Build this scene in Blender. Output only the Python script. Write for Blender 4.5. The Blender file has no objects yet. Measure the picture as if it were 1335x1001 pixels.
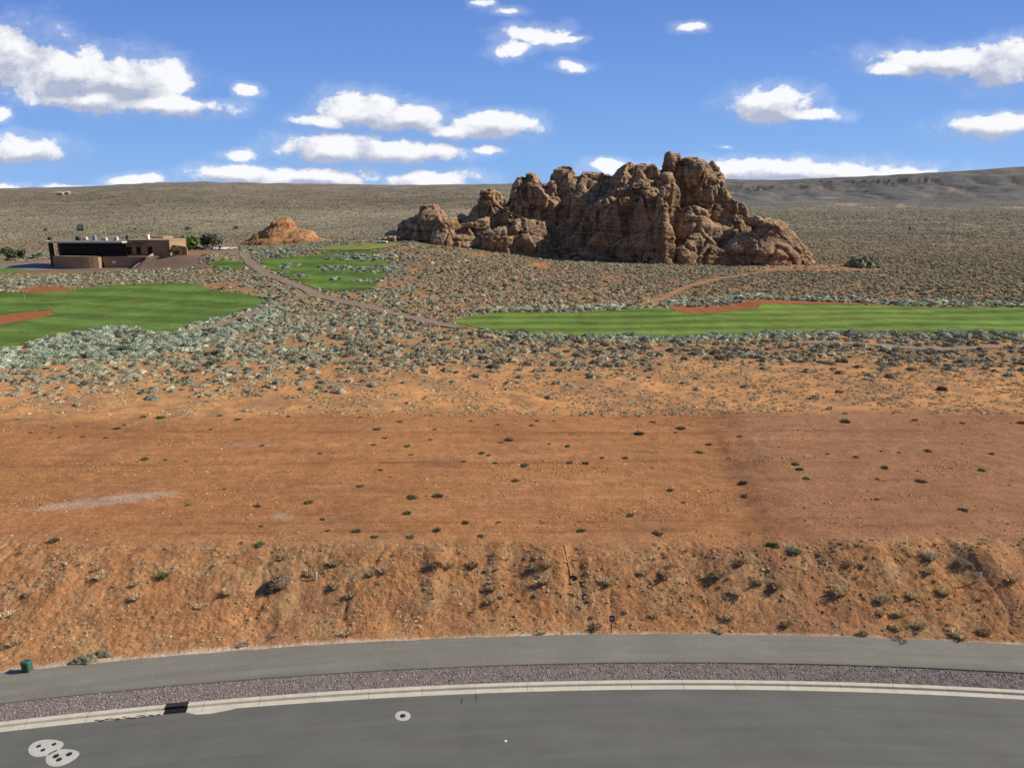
import bpy, math, random
import numpy as np

rng = np.random.default_rng(11)
random.seed(5)
scene = bpy.context.scene
COL = scene.collection

# ------------------------------------------------------------------ camera model
F = 955.0; W, HH = 1335.0, 1001.0
P = math.atan((500.5 - 265.0) / F)
CAM = np.array([0.0, 0.0, 27.4])
CP, SP = math.cos(P), math.sin(P)

def ray(px, py):
    a = (np.asarray(px, float) - 667.5) / F; b = (np.asarray(py, float) - 500.5) / F
    return a, CP - b * SP, -SP - b * CP

def at(px, py, Y):
    """world x, z of a picture point at ground distance Y"""
    dx, dy, dz = ray(px, py)
    return dx / dy * Y, CAM[2] + dz / dy * Y

def project(x, y, z):
    d = y * CP - (z - CAM[2]) * SP
    v = y * SP + (z - CAM[2]) * CP
    return 667.5 + F * x / d, 500.5 - F * v / d

# ------------------------------------------------------------------ numpy noise
def _h(ix, iy, iz, s):
    h = (ix.astype(np.uint32) * np.uint32(374761393) + iy.astype(np.uint32) * np.uint32(668265263)
         + iz.astype(np.uint32) * np.uint32(2246822519) + np.uint32((s * 3266489917) & 0xffffffff))
    h = (h ^ (h >> np.uint32(13))) * np.uint32(1274126177)
    h = (h ^ (h >> np.uint32(15))) * np.uint32(2654435761)
    return ((h ^ (h >> np.uint32(16))) & np.uint32(0xffff)).astype(np.float32) / 32767.5 - 1.0

def n2(x, y, s=0):
    x = np.asarray(x, float); y = np.asarray(y, float)
    fx = np.floor(x); fy = np.floor(y)
    ix = fx.astype(np.int64) & 0xffffffff; iy = fy.astype(np.int64) & 0xffffffff
    tx = (x - fx).astype(np.float32); ty = (y - fy).astype(np.float32)
    tx = tx * tx * (3 - 2 * tx); ty = ty * ty * (3 - 2 * ty)
    z = np.zeros_like(ix); jx = (ix + 1) & 0xffffffff; jy = (iy + 1) & 0xffffffff
    a = _h(ix, iy, z, s); b = _h(jx, iy, z, s); c = _h(ix, jy, z, s); d = _h(jx, jy, z, s)
    return (a + (b - a) * tx) * (1 - ty) + (c + (d - c) * tx) * ty

def n3(x, y, z, s=0):
    f = [np.floor(v) for v in (x, y, z)]
    i = [v.astype(np.int64) & 0xffffffff for v in f]; j = [(v + 1) & 0xffffffff for v in i]
    t = [(v - g).astype(np.float32) for v, g in zip((x, y, z), f)]
    t = [v * v * (3 - 2 * v) for v in t]
    def lx(b, c):
        p = _h(i[0], b, c, s); q = _h(j[0], b, c, s)
        return p + (q - p) * t[0]
    def ly(c):
        p = lx(i[1], c); q = lx(j[1], c)
        return p + (q - p) * t[1]
    p = ly(i[2]); q = ly(j[2])
    return p + (q - p) * t[2]

def fb2(x, y, o=4, s=0, g=0.5):
    r = 0; a = 1.0; k = 1.0; tot = 0
    for q in range(o):
        r = r + a * n2(x * k + 17.3 * q, y * k - 9.1 * q, s + q); tot += a; a *= g; k *= 2.03
    return r / tot

def fb3(x, y, z, o=4, s=0, g=0.5):
    r = 0; a = 1.0; k = 1.0; tot = 0
    for q in range(o):
        r = r + a * n3(x * k + 7.7 * q, y * k + 3.3 * q, z * k - 5.1 * q, s + q); tot += a; a *= g; k *= 2.03
    return r / tot

def ss(a, b, x):
    t = np.clip((np.asarray(x, float) - a) / (b - a), 0, 1)
    return t * t * (3 - 2 * t)

# ------------------------------------------------------------------ layout
RCX, RCY = 10.152, -163.315            # centre of the road's curve
R_ROAD0, R_GUT, R_FACE, R_BACK, R_GRAV, R_WALK = 186.0, 200.38, 200.75, 201.08, 202.75, 205.76

def toe(x):
    return RCY + np.sqrt(R_WALK ** 2 - np.clip(x - RCX, -170, 170) ** 2)

SKY_PX = [-900, -200, 0, 110, 200, 265, 300, 400, 520, 640, 800, 945, 1010, 1150, 1250, 1335, 1600, 2300]
SKY_ROW = [252, 248, 246, 243.5, 238.5, 236.5, 238, 239.5, 241, 240, 238, 233.5, 235, 228.5, 223, 216.5, 212, 215]
MOUNDS = []                            # (x, y, sx, sy, height), filled after the first look at the ground

def terrain(x, y, fine=True):
    x = np.asarray(x, float); y = np.asarray(y, float)
    T = toe(x)
    w = np.clip(49.2 - T, 6.2, 12.0) + 0.7 * n2(x / 3.1, y * 0, 3) + 0.35 * n2(x / 1.1, y * 0, 4)
    e = (y - T - 0.25) / w
    t = np.clip(e, 0, 1)
    bank = 2.9 * (0.45 * t + 0.55 * t * t * (3 - 2 * t))
    z = np.interp(y, [70, 82, 110, 140, 190, 240, 320, 500, 800, 2000, 20000],
                  [2.9, 2.9, 2.6, 1.9, 1.9, 2.6, 3.5, 4.5, 6, 8, 8])
    z = np.where(y < 75, bank, z)
    z = z + 0.13
    # right pad stands a little higher
    xb = 20.3 + (y - 52) * 0.12
    z = z + 0.30 * ss(-1.5, 2.4, x - xb) * ss(0.55, 1.15, e) * (1 - ss(80, 92, y))
    # bank erosion
    em = np.clip(np.minimum(e / 0.12, (1.12 - e) / 0.2), 0, 1)
    if fine:
        wx = x + 0.5 * n2(x / 1.7, y / 1.7, 9)
        rill = 1 - np.abs(n2(wx / 1.15, y / 5.0, 6))
        rillm = ss(0.05, 0.5, fb2(x / 7, y * 0, 2, 11))
        z = z - em * (0.02 + 0.09 * rillm) * rill ** 4
        z = z + em * (0.12 * fb2(x / 1.6, y / 1.3, 3, 21) + 0.075 * fb2(x / 0.34, y / 0.34, 3, 31, 0.7))
        pad = ss(1.0, 1.2, e) * (1 - ss(80, 90, y))
        z = z + pad * (0.05 * fb2(x / 7, y / 1.6, 3, 41) + 0.022 * fb2(x / 0.5, y / 0.4, 2, 43))
    z = z + 0.20 * np.exp(-0.5 * ((x - xb + 0.3) / 0.9) ** 2) * ss(0.9, 1.2, e) * (1 - ss(76, 86, y)) * (0.7 + 0.4 * n2(x / 2.2, y / 2.2, 119))
    z = z + 0.22 * em * ss(0.5, 0.95, e) * (1 - ss(0.95, 1.3, e)) * ss(13, 30, x)
    # rough native ground
    nat = ss(83, 100, y)
    z = z + nat * (0.8 * fb2(x / 26, y / 26, 3, 51) * (1 - 0.6 * ss(128, 140, y) * (1 - ss(190, 215, y))))
    if fine:
        z = z + ss(81, 88, y) * (1 - ss(260, 420, y)) * 0.13 * fb2(x / 2.6, y / 2.6, 3, 55)
    # hill of the raised tee
    sx = np.where(x < -50, 54.0, 38.0); sy = np.where(y < 312, 52.0, 110.0)
    z = z + 8.2 * np.exp(-0.5 * ((x + 50) / sx) ** 2 - 0.5 * ((y - 312) / sy) ** 2)
    z = z + 1.6 * np.exp(-0.5 * ((x - 30) / 40.0) ** 2 - 0.5 * ((y - 262) / 26.0) ** 2)
    # level terrace of the clubhouse
    m = ss(-204, -194, x) * (1 - ss(-112, -98, x)) * ss(256, 266, y) * (1 - ss(330, 360, y))
    z = z * (1 - m) + m * (4.5 + 4.2 * ss(-138, -132, x) * ss(260, 271, y))
    for (mx, my, ax, ay, hh) in MOUNDS:
        z = z + hh * np.exp(-0.5 * ((x - mx) / ax) ** 2 - 0.5 * ((y - my) / ay) ** 2)
    # the long slope and the mesa that close the view
    far = y > 500
    if np.any(far):
        yy = np.maximum(y, 1.0); px = 667.5 + 983.0 * x / yy
        row = np.interp(px, SKY_PX, SKY_ROW)
        tel = np.tan(np.arctan((500.5 - row) / F) - P)
        Ys = np.interp(px, [-900, 640, 945, 1335, 2300], [3000, 3200, 4600, 4300, 4000])
        y0 = np.interp(px, [-900, 200, 640, 945, 2300], [620, 620, 900, 1900, 1700])
        f = np.clip((y - y0) / (Ys - y0), 0, 1)
        rt = ss(800, 960, px)
        sL = f ** 1.15
        sR = 0.30 * f + 0.32 * ss(0.35, 0.75, f) + 0.22 * ss(0.74, 0.80, f) + 0.16 * ss(0.8, 1, f)
        s = sL * (1 - rt) + sR * rt
        zs = CAM[2] + Ys * tel
        zb = z
        rough = fb2(x / 420, y / 420, 5, 71)
        gul = 1 - np.abs(fb2(x / 170, y / 420, 4, 77))
        mid = np.clip(f * (1 - f) * 4, 0, 1)
        zf = zb + (zs - zb) * s + mid * (14 * rough) - rt * mid * 26 * (gul ** 3) * ss(0.3, 0.75, f) + 2.0 * f * n2(x / 60, y / 60, 79)
        over = np.maximum(y - Ys, 0)
        z = np.where(far, zf - 0.03 * over, z)
    # under the road, the kerb and the walk
    r = np.hypot(x - RCX, y - RCY)
    d = r - R_WALK
    under = 1 - ss(-0.30, -0.02, d)
    z = np.where(d < 0.0, 0.155 + np.minimum(d, 0) * 2.0, z)
    z = np.maximum(z, -0.6) * 1.0
    z = np.where(y < 20, np.where(r < R_ROAD0 + 2, -0.05, z), z)
    return z

LADDER = 32.0 * (5000.0 / 32.0) ** (np.arange(700) / 699.0)
def hit(px, py):
    """where the view ray through a picture point meets the ground"""
    px = np.atleast_1d(np.asarray(px, float)); py = np.atleast_1d(np.asarray(py, float))
    dx, dy, dz = ray(px, py); qx, qz = dx / dy, dz / dy
    G = np.repeat(LADDER[:, None], len(px), 1)
    below = (CAM[2] + qz * G) < terrain(qx * G, G, False)
    k = np.where(below.any(0), below.argmax(0), len(LADDER) - 1)
    a = LADDER[np.maximum(k - 1, 0)]; b = LADDER[k]
    for _ in range(16):
        m = 0.5 * (a + b); bl = (CAM[2] + qz * m) < terrain(qx * m, m, False)
        b = np.where(bl, m, b); a = np.where(bl, a, m)
    out = 0.5 * (a + b); x = qx * out
    return x, out, terrain(x, out, True)

def inpoly(x, y, poly):
    poly = np.asarray(poly, float); r = np.zeros(np.shape(x), bool); n = len(poly)
    for i in range(n):
        x1, y1 = poly[i]; x2, y2 = poly[(i + 1) % n]
        if y1 == y2: continue
        c = ((y1 > y) != (y2 > y)) & (x < (x2 - x1) * (y - y1) / (y2 - y1) + x1)
        r ^= c
    return r

def world_poly(pts, sub=6):
    """picture polygon -> dense ground polygon"""
    pts = np.asarray(pts, float); out = []
    for i in range(len(pts)):
        a = pts[i]; b = pts[(i + 1) % len(pts)]
        for k in range(sub): out.append(a + (b - a) * k / sub)
    out = np.asarray(out)
    # round the corners
    for _ in range(3): out = 0.5 * out + 0.25 * np.roll(out, 1, 0) + 0.25 * np.roll(out, -1, 0)
    x, y, z = hit(out[:, 0], out[:, 1])
    return np.c_[x, y]

# ------------------------------------------------------------------ mesh helpers
def mesh_np(name, verts, tris=None, quads=None, tint=None, smooth=False, uv=None):
    me = bpy.data.meshes.new(name)
    v = np.ascontiguousarray(verts, np.float32)
    me.vertices.add(len(v)); me.vertices.foreach_set("co", v.ravel())
    loops = []; starts = []; k = 0
    if tris is not None and len(tris):
        t = np.asarray(tris, np.int32); loops.append(t.ravel()); starts.append(np.arange(len(t), dtype=np.int32) * 3); k = t.size
    if quads is not None and len(quads):
        q = np.asarray(quads, np.int32); loops.append(q.ravel()); starts.append(np.arange(len(q), dtype=np.int32) * 4 + k)
    loops = np.concatenate(loops); starts = np.concatenate(starts)
    me.loops.add(len(loops)); me.loops.foreach_set("vertex_index", loops)
    me.polygons.add(len(starts)); me.polygons.foreach_set("loop_start", starts)
    me.polygons.foreach_set("use_smooth", np.full(len(starts), bool(smooth)))
    if tint is not None:
        a = me.attributes.new("tint", 'FLOAT_COLOR', 'POINT')
        c = np.ones((len(v), 4), np.float32); c[:, :3] = tint
        a.data.foreach_set("color", c.ravel())
    if uv is not None:
        a = me.attributes.new("arc", 'FLOAT_VECTOR', 'POINT')
        c = np.zeros((len(v), 3), np.float32); c[:, :2] = uv
        a.data.foreach_set("vector", c.ravel())
    me.update(calc_edges=True); me.validate()
    return me

def link(name, me, mat=None, parent=None, label=None, cat=None, group=None, kind=None, loc=None, rotz=0.0):
    o = bpy.data.objects.new(name, me); COL.objects.link(o)
    if mat is not None and me is not None and not me.materials: me.materials.append(mat)
    if parent is not None: o.parent = parent
    if loc is not None: o.location = loc
    if rotz: o.rotation_euler = (0, 0, rotz)
    if label: o["label"] = label
    if cat: o["category"] = cat
    if group: o["group"] = group
    if kind: o["kind"] = kind
    return o

def thing(name, label, cat, loc, rotz=0.0, group=None):
    return link(name, None, label=label, cat=cat, group=group, loc=loc, rotz=rotz)

class MB:
    """collects small shapes into one mesh"""
    def __init__(s): s.v = []; s.f = []
    def add(s, v, f):
        b = len(s.v); s.v += [tuple(q) for q in v]; s.f += [tuple(b + i for i in q) for q in f]; return s
    def box(s, x0, x1, y0, y1, z0, z1, bev=0.0):
        if bev <= 0:
            v = [(x0, y0, z0), (x1, y0, z0), (x1, y1, z0), (x0, y1, z0), (x0, y0, z1), (x1, y0, z1), (x1, y1, z1), (x0, y1, z1)]
            return s.add(v, [(3, 2, 1, 0), (4, 5, 6, 7), (0, 1, 5, 4), (1, 2, 6, 5), (2, 3, 7, 6), (3, 0, 4, 7)])
        b = bev
        pr = [(x0 + b, y0), (x1 - b, y0), (x1, y0 + b), (x1, y1 - b), (x1 - b, y1), (x0 + b, y1), (x0, y1 - b), (x0, y0 + b)]
        return s.prism(pr, z0, z1, b)
    def prism(s, pr, z0, z1, bev=0.0):
        n = len(pr); cx = sum(p[0] for p in pr) / n; cy = sum(p[1] for p in pr) / n
        rings = [[(x, y, z0) for x, y in pr], [(x, y, z1 - bev) for x, y in pr]]
        if bev > 0:
            m = max(max(abs(x - cx), abs(y - cy)) for x, y in pr); k = max(0.0, 1 - bev / m)
            rings.append([(cx + (x - cx) * k, cy + (y - cy) * k, z1) for x, y in pr])
        v = [q for r in rings for q in r]; f = []
        for a in range(len(rings) - 1):
            for i in range(n):
                j = (i + 1) % n; f.append((a * n + i, a * n + j, (a + 1) * n + j, (a + 1) * n + i))
        f.append(tuple(range(n - 1, -1, -1))); f.append(tuple((len(rings) - 1) * n + i for i in range(n)))
        return s.add(v, f)
    def tube(s, pts, r, n=8, r1=None):
        pts = [np.asarray(p, float) for p in pts]; v = []; f = []
        for k, p in enumerate(pts):
            d = pts[min(k + 1, len(pts) - 1)] - pts[max(k - 1, 0)]; d /= np.linalg.norm(d) + 1e-9
            a = np.cross(d, [0, 0, 1.0]) if abs(d[2]) < 0.95 else np.cross(d, [1.0, 0, 0]); a /= np.linalg.norm(a); b = np.cross(a, d)
            rr = r if r1 is None else r + (r1 - r) * k / max(1, len(pts) - 1)
            for i in range(n):
                t = 2 * math.pi * i / n; v.append(p + rr * (a * math.cos(t) + b * math.sin(t)))
        for k in range(len(pts) - 1):
            for i in range(n):
                j = (i + 1) % n; f.append((k * n + i, (k + 1) * n + i, (k + 1) * n + j, k * n + j))
        f.append(tuple(range(n))); f.append(tuple((len(pts) - 1) * n + i for i in range(n - 1, -1, -1)))
        return s.add(v, f)
    def mesh(s, name, smooth=False):
        me = bpy.data.meshes.new(name); me.from_pydata([tuple(float(c) for c in q) for q in s.v], [], s.f); me.update()
        if smooth:
            for p in me.polygons: p.use_smooth = True
        return me
    def build(s, name, mat, parent=None, **k):
        return link(name, s.mesh(name), mat, parent, **k)

# ------------------------------------------------------------------ materials
class NT:
    def __init__(s, tree): s.t = tree; s.n = tree.nodes; s.l = tree.links
    def node(s, typ, **kw):
        nd = s.n.new(typ)
        for k, v in kw.items(): setattr(nd, k, v)
        return nd
    def put(s, sock, v):
        if isinstance(v, bpy.types.NodeSocket): s.l.new(v, sock)
        elif v is not None:
            if sock.type == 'RGBA' and isinstance(v, (tuple, list)) and len(v) == 3: v = (*v, 1)
            sock.default_value = v
    def math(s, op, a, b=None, c=None, clamp=False):
        nd = s.node('ShaderNodeMath', operation=op, use_clamp=clamp)
        for i, v in enumerate((a, b, c)):
            if v is not None: s.put(nd.inputs[i], v)
        return nd.outputs[0]
    def vmath(s, op, a, b=None):
        nd = s.node('ShaderNodeVectorMath', operation=op); s.put(nd.inputs[0], a)
        if b is not None: s.put(nd.inputs[1], b)
        return nd.outputs['Value'] if op in ('LENGTH', 'DOT_PRODUCT') else nd.outputs['Vector']
    def mix(s, fac, a, b, blend='MIX'):
        nd = s.node('ShaderNodeMix', data_type='RGBA', blend_type=blend)
        s.put(nd.inputs[0], fac); s.put(nd.inputs[6], a); s.put(nd.inputs[7], b); return nd.outputs[2]
    def noise(s, vec, scale, detail=4, rough=0.55, dist=0.0):
        nd = s.node('ShaderNodeTexNoise'); s.put(nd.inputs['Vector'], vec)
        nd.inputs['Scale'].default_value = scale; nd.inputs['Detail'].default_value = detail
        nd.inputs['Roughness'].default_value = rough; nd.inputs['Distortion'].default_value = dist
        return nd.outputs['Fac']
    def voro(s, vec, scale, feature='F1', out='Distance'):
        nd = s.node('ShaderNodeTexVoronoi', feature=feature); s.put(nd.inputs['Vector'], vec); nd.inputs['Scale'].default_value = scale
        return nd.outputs[out]
    def mapr(s, v, a, b, c=0.0, d=1.0, smooth=False):
        nd = s.node('ShaderNodeMapRange'); nd.clamp = True
        if smooth: nd.interpolation_type = 'SMOOTHSTEP'
        s.put(nd.inputs[0], v)
        for i, q in zip((1, 2, 3, 4), (a, b, c, d)): s.put(nd.inputs[i], q)
        return nd.outputs[0]
    def scale(s, v, xyz): return s.vmath('MULTIPLY', v, xyz)
    def attr(s, name, out='Color'):
        nd = s.node('ShaderNodeAttribute', attribute_name=name); return nd.outputs[out]
    def bump(s, h, strength=0.5, dist=0.1):
        nd = s.node('ShaderNodeBump'); nd.inputs['Strength'].default_value = strength; nd.inputs['Distance'].default_value = dist
        s.put(nd.inputs['Height'], h); return nd.outputs['Normal']

def new_mat(name):
    m = bpy.data.materials.new(name); m.use_nodes = True
    t = NT(m.node_tree); b = m.node_tree.nodes['Principled BSDF']
    b.inputs['Roughness'].default_value = 0.9; b.inputs['Specular IOR Level'].default_value = 0.15
    return m, t, b

def simple(name, col, rough=0.8, spec=0.2, metal=0.0, var=0.12, vs=3.0, bump=0.0, bs=30.0):
    m, t, b = new_mat(name)
    pos = t.node('ShaderNodeTexCoord').outputs['Object']
    n = t.noise(pos, vs, 5, 0.6)
    f = t.mapr(n, 0.25, 0.75, 1 - var, 1 + var)
    t.put(b.inputs['Base Color'], t.mix(1.0, col, t.node('ShaderNodeCombineColor').outputs[0], 'MULTIPLY') if False else t.mix(n, tuple(c * (1 - var * 1.6) for c in col), tuple(min(1, c * (1 + var * 1.6)) for c in col)))
    b.inputs['Roughness'].default_value = rough; b.inputs['Specular IOR Level'].default_value = spec; b.inputs['Metallic'].default_value = metal
    if bump: t.put(b.inputs['Normal'], t.bump(t.noise(pos, bs, 4, 0.6), bump, 0.02))
    return m

def gray(t, f):
    nd = t.node('ShaderNodeCombineColor'); 
    for i in range(3): t.put(nd.inputs[i], f)
    return nd.outputs[0]

def mat_ground():
    m, t, b = new_mat("red_desert_soil")
    pos = t.node('ShaderNodeNewGeometry').outputs['Position']
    tint = t.attr('tint'); zn = t.attr('zone', 'Vector')
    sep = t.node('ShaderNodeSeparateXYZ'); t.put(sep.inputs[0], zn)
    padm, bank, far = sep.outputs[0], sep.outputs[1], sep.outputs[2]
    # patches
    n1 = t.noise(pos, 0.09, 5, 0.6); n2_ = t.noise(pos, 0.9, 5, 0.65); n3_ = t.noise(pos, 4.2, 5, 0.75)
    c = t.mix(1.0, tint, gray(t, t.mapr(n1, 0.25, 0.75, 0.84, 1.16)), 'MULTIPLY')
    c = t.mix(1.0, c, gray(t, t.mapr(n2_, 0.32, 0.68, 0.84, 1.16)), 'MULTIPLY')
    c = t.mix(1.0, c, gray(t, t.mapr(n3_, 0.36, 0.64, 0.74, 1.24)), 'MULTIPLY')
    # grading streaks on the pad
    st = t.noise(t.scale(pos, (0.05, 0.75, 0.2)), 1.0, 5, 0.65, 0.3)
    c = t.mix(padm, c, t.mix(1.0, c, gray(t, t.mapr(st, 0.3, 0.7, 0.91, 1.09)), 'MULTIPLY'))
    st2 = t.noise(t.scale(pos, (0.35, 3.2, 1)), 1.0, 4, 0.6, 0.6)
    c = t.mix(padm, c, t.mix(1.0, c, gray(t, t.mapr(st2, 0.3, 0.7, 0.9, 1.1)), 'MULTIPLY'))
    # pale gravel speckle, in drifts
    vo = t.voro(pos, 2.9); vc = t.voro(pos, 2.9, 'F1', 'Color')
    sepc = t.node('ShaderNodeSeparateColor'); t.put(sepc.inputs[0], vc)
    peb = t.math('MULTIPLY', t.mapr(vo, 0.16, 0.30, 1, 0), t.math('GREATER_THAN', sepc.outputs[0], 0.80))
    drift = t.mapr(t.noise(t.scale(pos, (0.10, 0.30, 0.2)), 1.0, 4, 0.6), 0.40, 0.62)
    near = t.math('SUBTRACT', 1.0, far, None, True)
    peb = t.math('MULTIPLY', t.math('MULTIPLY', peb, drift), near)
    c = t.mix(t.math('MULTIPLY', peb, 0.8), c, (0.62, 0.37, 0.175))
    dk = t.math('MULTIPLY', t.mapr(vo, 0.16, 0.32, 1, 0), t.math('LESS_THAN', sepc.outputs[1], 0.13))
    c = t.mix(t.math('MULTIPLY', t.math('MULTIPLY', dk, near), 0.55), c, (0.10, 0.045, 0.022))
    # far scrub seen as speckle
    s1 = t.noise(pos, 0.45, 3, 0.75); s2 = t.noise(t.scale(pos, (0.10, 0.05, 0.1)), 1.0, 5, 0.75); s3 = t.noise(t.scale(pos, (0.012, 0.006, 0.012)), 1.0, 4, 0.6)
    s4 = t.noise(t.scale(pos, (0.030, 0.016, 0.06)), 1.0, 6, 0.8)
    sc0 = t.mapr(s4, 0.36, 0.64, 0.78, 1.22)
    sc = t.math('MULTIPLY', t.mapr(s1, 0.38, 0.62, 0.80, 1.16), t.math('MULTIPLY', t.mapr(s2, 0.3, 0.7, 0.78, 1.2), t.mapr(s3, 0.3, 0.7, 0.80, 1.16)))
    c = t.mix(far, c, t.mix(1.0, c, gray(t, t.math('MULTIPLY', sc, sc0)), 'MULTIPLY'))
    t.put(b.inputs['Base Color'], c)
    h = t.math('ADD', t.math('MULTIPLY', n3_, 0.10), t.math('ADD', t.math('MULTIPLY', peb, 0.05), t.math('MULTIPLY', t.noise(pos, 2.6, 4, 0.7), t.mapr(bank, 0, 1, 0.05, 0.22))))
    t.put(b.inputs['Normal'], t.bump(h, 0.8, 0.6))
    b.inputs['Roughness'].default_value = 1.0; b.inputs['Specular IOR Level'].default_value = 0.05
    return m

def mat_tint(name, rough=0.95, spec=0.1, var=0.25, vs=6.0, use_obj=True, trans=0.0, two=False):
    m, t, b = new_mat(name)
    pos = t.node('ShaderNodeNewGeometry').outputs['Position']
    c = t.attr('tint')
    if use_obj: c = t.mix(1.0, c, t.node('ShaderNodeObjectInfo').outputs['Color'], 'MULTIPLY')
    n = t.noise(pos, vs, 3, 0.7)
    c = t.mix(1.0, c, gray(t, t.mapr(n, 0.3, 0.7, 1 - var, 1 + var)), 'MULTIPLY')
    t.put(b.inputs['Base Color'], c); b.inputs['Roughness'].default_value = rough; b.inputs['Specular IOR Level'].default_value = spec
    return m

def mat_asphalt(name, col, dirt=0.35, lanes=True):
    m, t, b = new_mat(name)
    pos = t.node('ShaderNodeNewGeometry').outputs['Position']; arc = t.attr('arc', 'Vector')
    n = t.noise(pos, 22.0, 3, 0.8); n1 = t.noise(pos, 0.35, 5, 0.6); n2_ = t.noise(t.scale(arc, (0.10, 1.5, 1)), 1.0, 5, 0.65, 0.4)
    c = t.mix(1.0, col, gray(t, t.mapr(n, 0.30, 0.70, 0.72, 1.30)), 'MULTIPLY')
    c = t.mix(1.0, c, gray(t, t.mapr(n1, 0.25, 0.75, 0.90, 1.12)), 'MULTIPLY')
    if lanes: c = t.mix(1.0, c, gray(t, t.mapr(n2_, 0.25, 0.75, 0.86, 1.14)), 'MULTIPLY')
    sp = t.voro(pos, 9.0); c = t.mix(t.math('MULTIPLY', t.mapr(sp, 0.05, 0.14, 1, 0), 0.35), c, tuple(q * 1.9 for q in col))
    # dust
    du = t.mapr(t.noise(t.scale(arc, (0.16, 0.8, 1)), 1.0, 5, 0.65), 0.5, 0.78)
    c = t.mix(t.math('MULTIPLY', du, dirt), c, (0.24, 0.15, 0.09))
    t.put(b.inputs['Base Color'], c)
    t.put(b.inputs['Normal'], t.bump(n, 0.35, 0.02))
    b.inputs['Roughness'].default_value = 0.85; b.inputs['Specular IOR Level'].default_value = 0.25
    return m

def mat_concrete(name, col=(0.50, 0.47, 0.38)):
    m, t, b = new_mat(name)
    pos = t.node('ShaderNodeNewGeometry').outputs['Position']
    n = t.noise(pos, 1.2, 6, 0.7); n1 = t.noise(pos, 18, 3, 0.7)
    c = t.mix(1.0, col, gray(t, t.mapr(n, 0.25, 0.75, 0.84, 1.14)), 'MULTIPLY')
    c = t.mix(1.0, c, gray(t, t.mapr(n1, 0.25, 0.75, 0.9, 1.1)), 'MULTIPLY')
    st = t.mapr(t.noise(t.scale(pos, (1.6, 1.6, 4)), 1.0, 5, 0.7), 0.58, 0.78)
    c = t.mix(t.math('MULTIPLY', st, 0.35), c, (0.24, 0.16, 0.10))
    t.put(b.inputs['Base Color'], c); t.put(b.inputs['Normal'], t.bump(n1, 0.25, 0.02))
    return m

def mat_turf(name, col, ang, stripe, dark=0.75):
    m, t, b = new_mat(name)
    pos = t.node('ShaderNodeNewGeometry').outputs['Position']
    ca, sa = math.cos(ang), math.sin(ang)
    d = t.vmath('DOT_PRODUCT', pos, (ca, sa, 0.0))
    wob = t.math('MULTIPLY', t.noise(pos, 0.035, 3, 0.5), 9.0)
    w = t.math('SINE', t.math('MULTIPLY', t.math('ADD', d, wob), 2 * math.pi / stripe))
    f = t.mapr(w, -0.5, 0.5, 0.0, 1.0, True)
    n = t.noise(pos, 0.06, 5, 0.6); n1 = t.noise(pos, 1.4, 4, 0.7); n0 = t.noise(pos, 0.25, 4, 0.65)
    c = t.mix(t.math('MULTIPLY', f, 0.75), tuple(q * dark for q in col), tuple(q * 1.22 for q in col))
    c = t.mix(1.0, c, gray(t, t.mapr(n, 0.3, 0.7, 0.72, 1.25)), 'MULTIPLY')
    c = t.mix(1.0, c, gray(t, t.mapr(n0, 0.3, 0.7, 0.84, 1.16)), 'MULTIPLY')
    c = t.mix(1.0, c, gray(t, t.mapr(n1, 0.3, 0.7, 0.86, 1.14)), 'MULTIPLY')
    yl = t.mapr(t.noise(pos, 0.045, 4, 0.6, 0.5), 0.52, 0.72)
    c = t.mix(t.math('MULTIPLY', yl, 0.30), c, (col[0] * 2.0, col[1] * 1.25, col[2] * 0.9))
    t.put(b.inputs['Base Color'], c); t.put(b.inputs['Normal'], t.bump(n1, 0.5, 0.15))
    b.inputs['Roughness'].default_value = 1.0; b.inputs['Specular IOR Level'].default_value = 0.05
    return m

def mat_sand(name, col):
    m, t, b = new_mat(name)
    pos = t.node('ShaderNodeNewGeometry').outputs['Position']
    n = t.noise(pos, 0.4, 5, 0.65); n1 = t.noise(pos, 3.0, 4, 0.7)
    c = t.mix(1.0, col, gray(t, t.mapr(n, 0.25, 0.75, 0.82, 1.2)), 'MULTIPLY')
    c = t.mix(1.0, c, gray(t, t.mapr(n1, 0.25, 0.75, 0.86, 1.14)), 'MULTIPLY')
    t.put(b.inputs['Base Color'], c); t.put(b.inputs['Normal'], t.bump(n1, 0.5, 0.15)); b.inputs['Specular IOR Level'].default_value = 0.05
    return m

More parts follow.
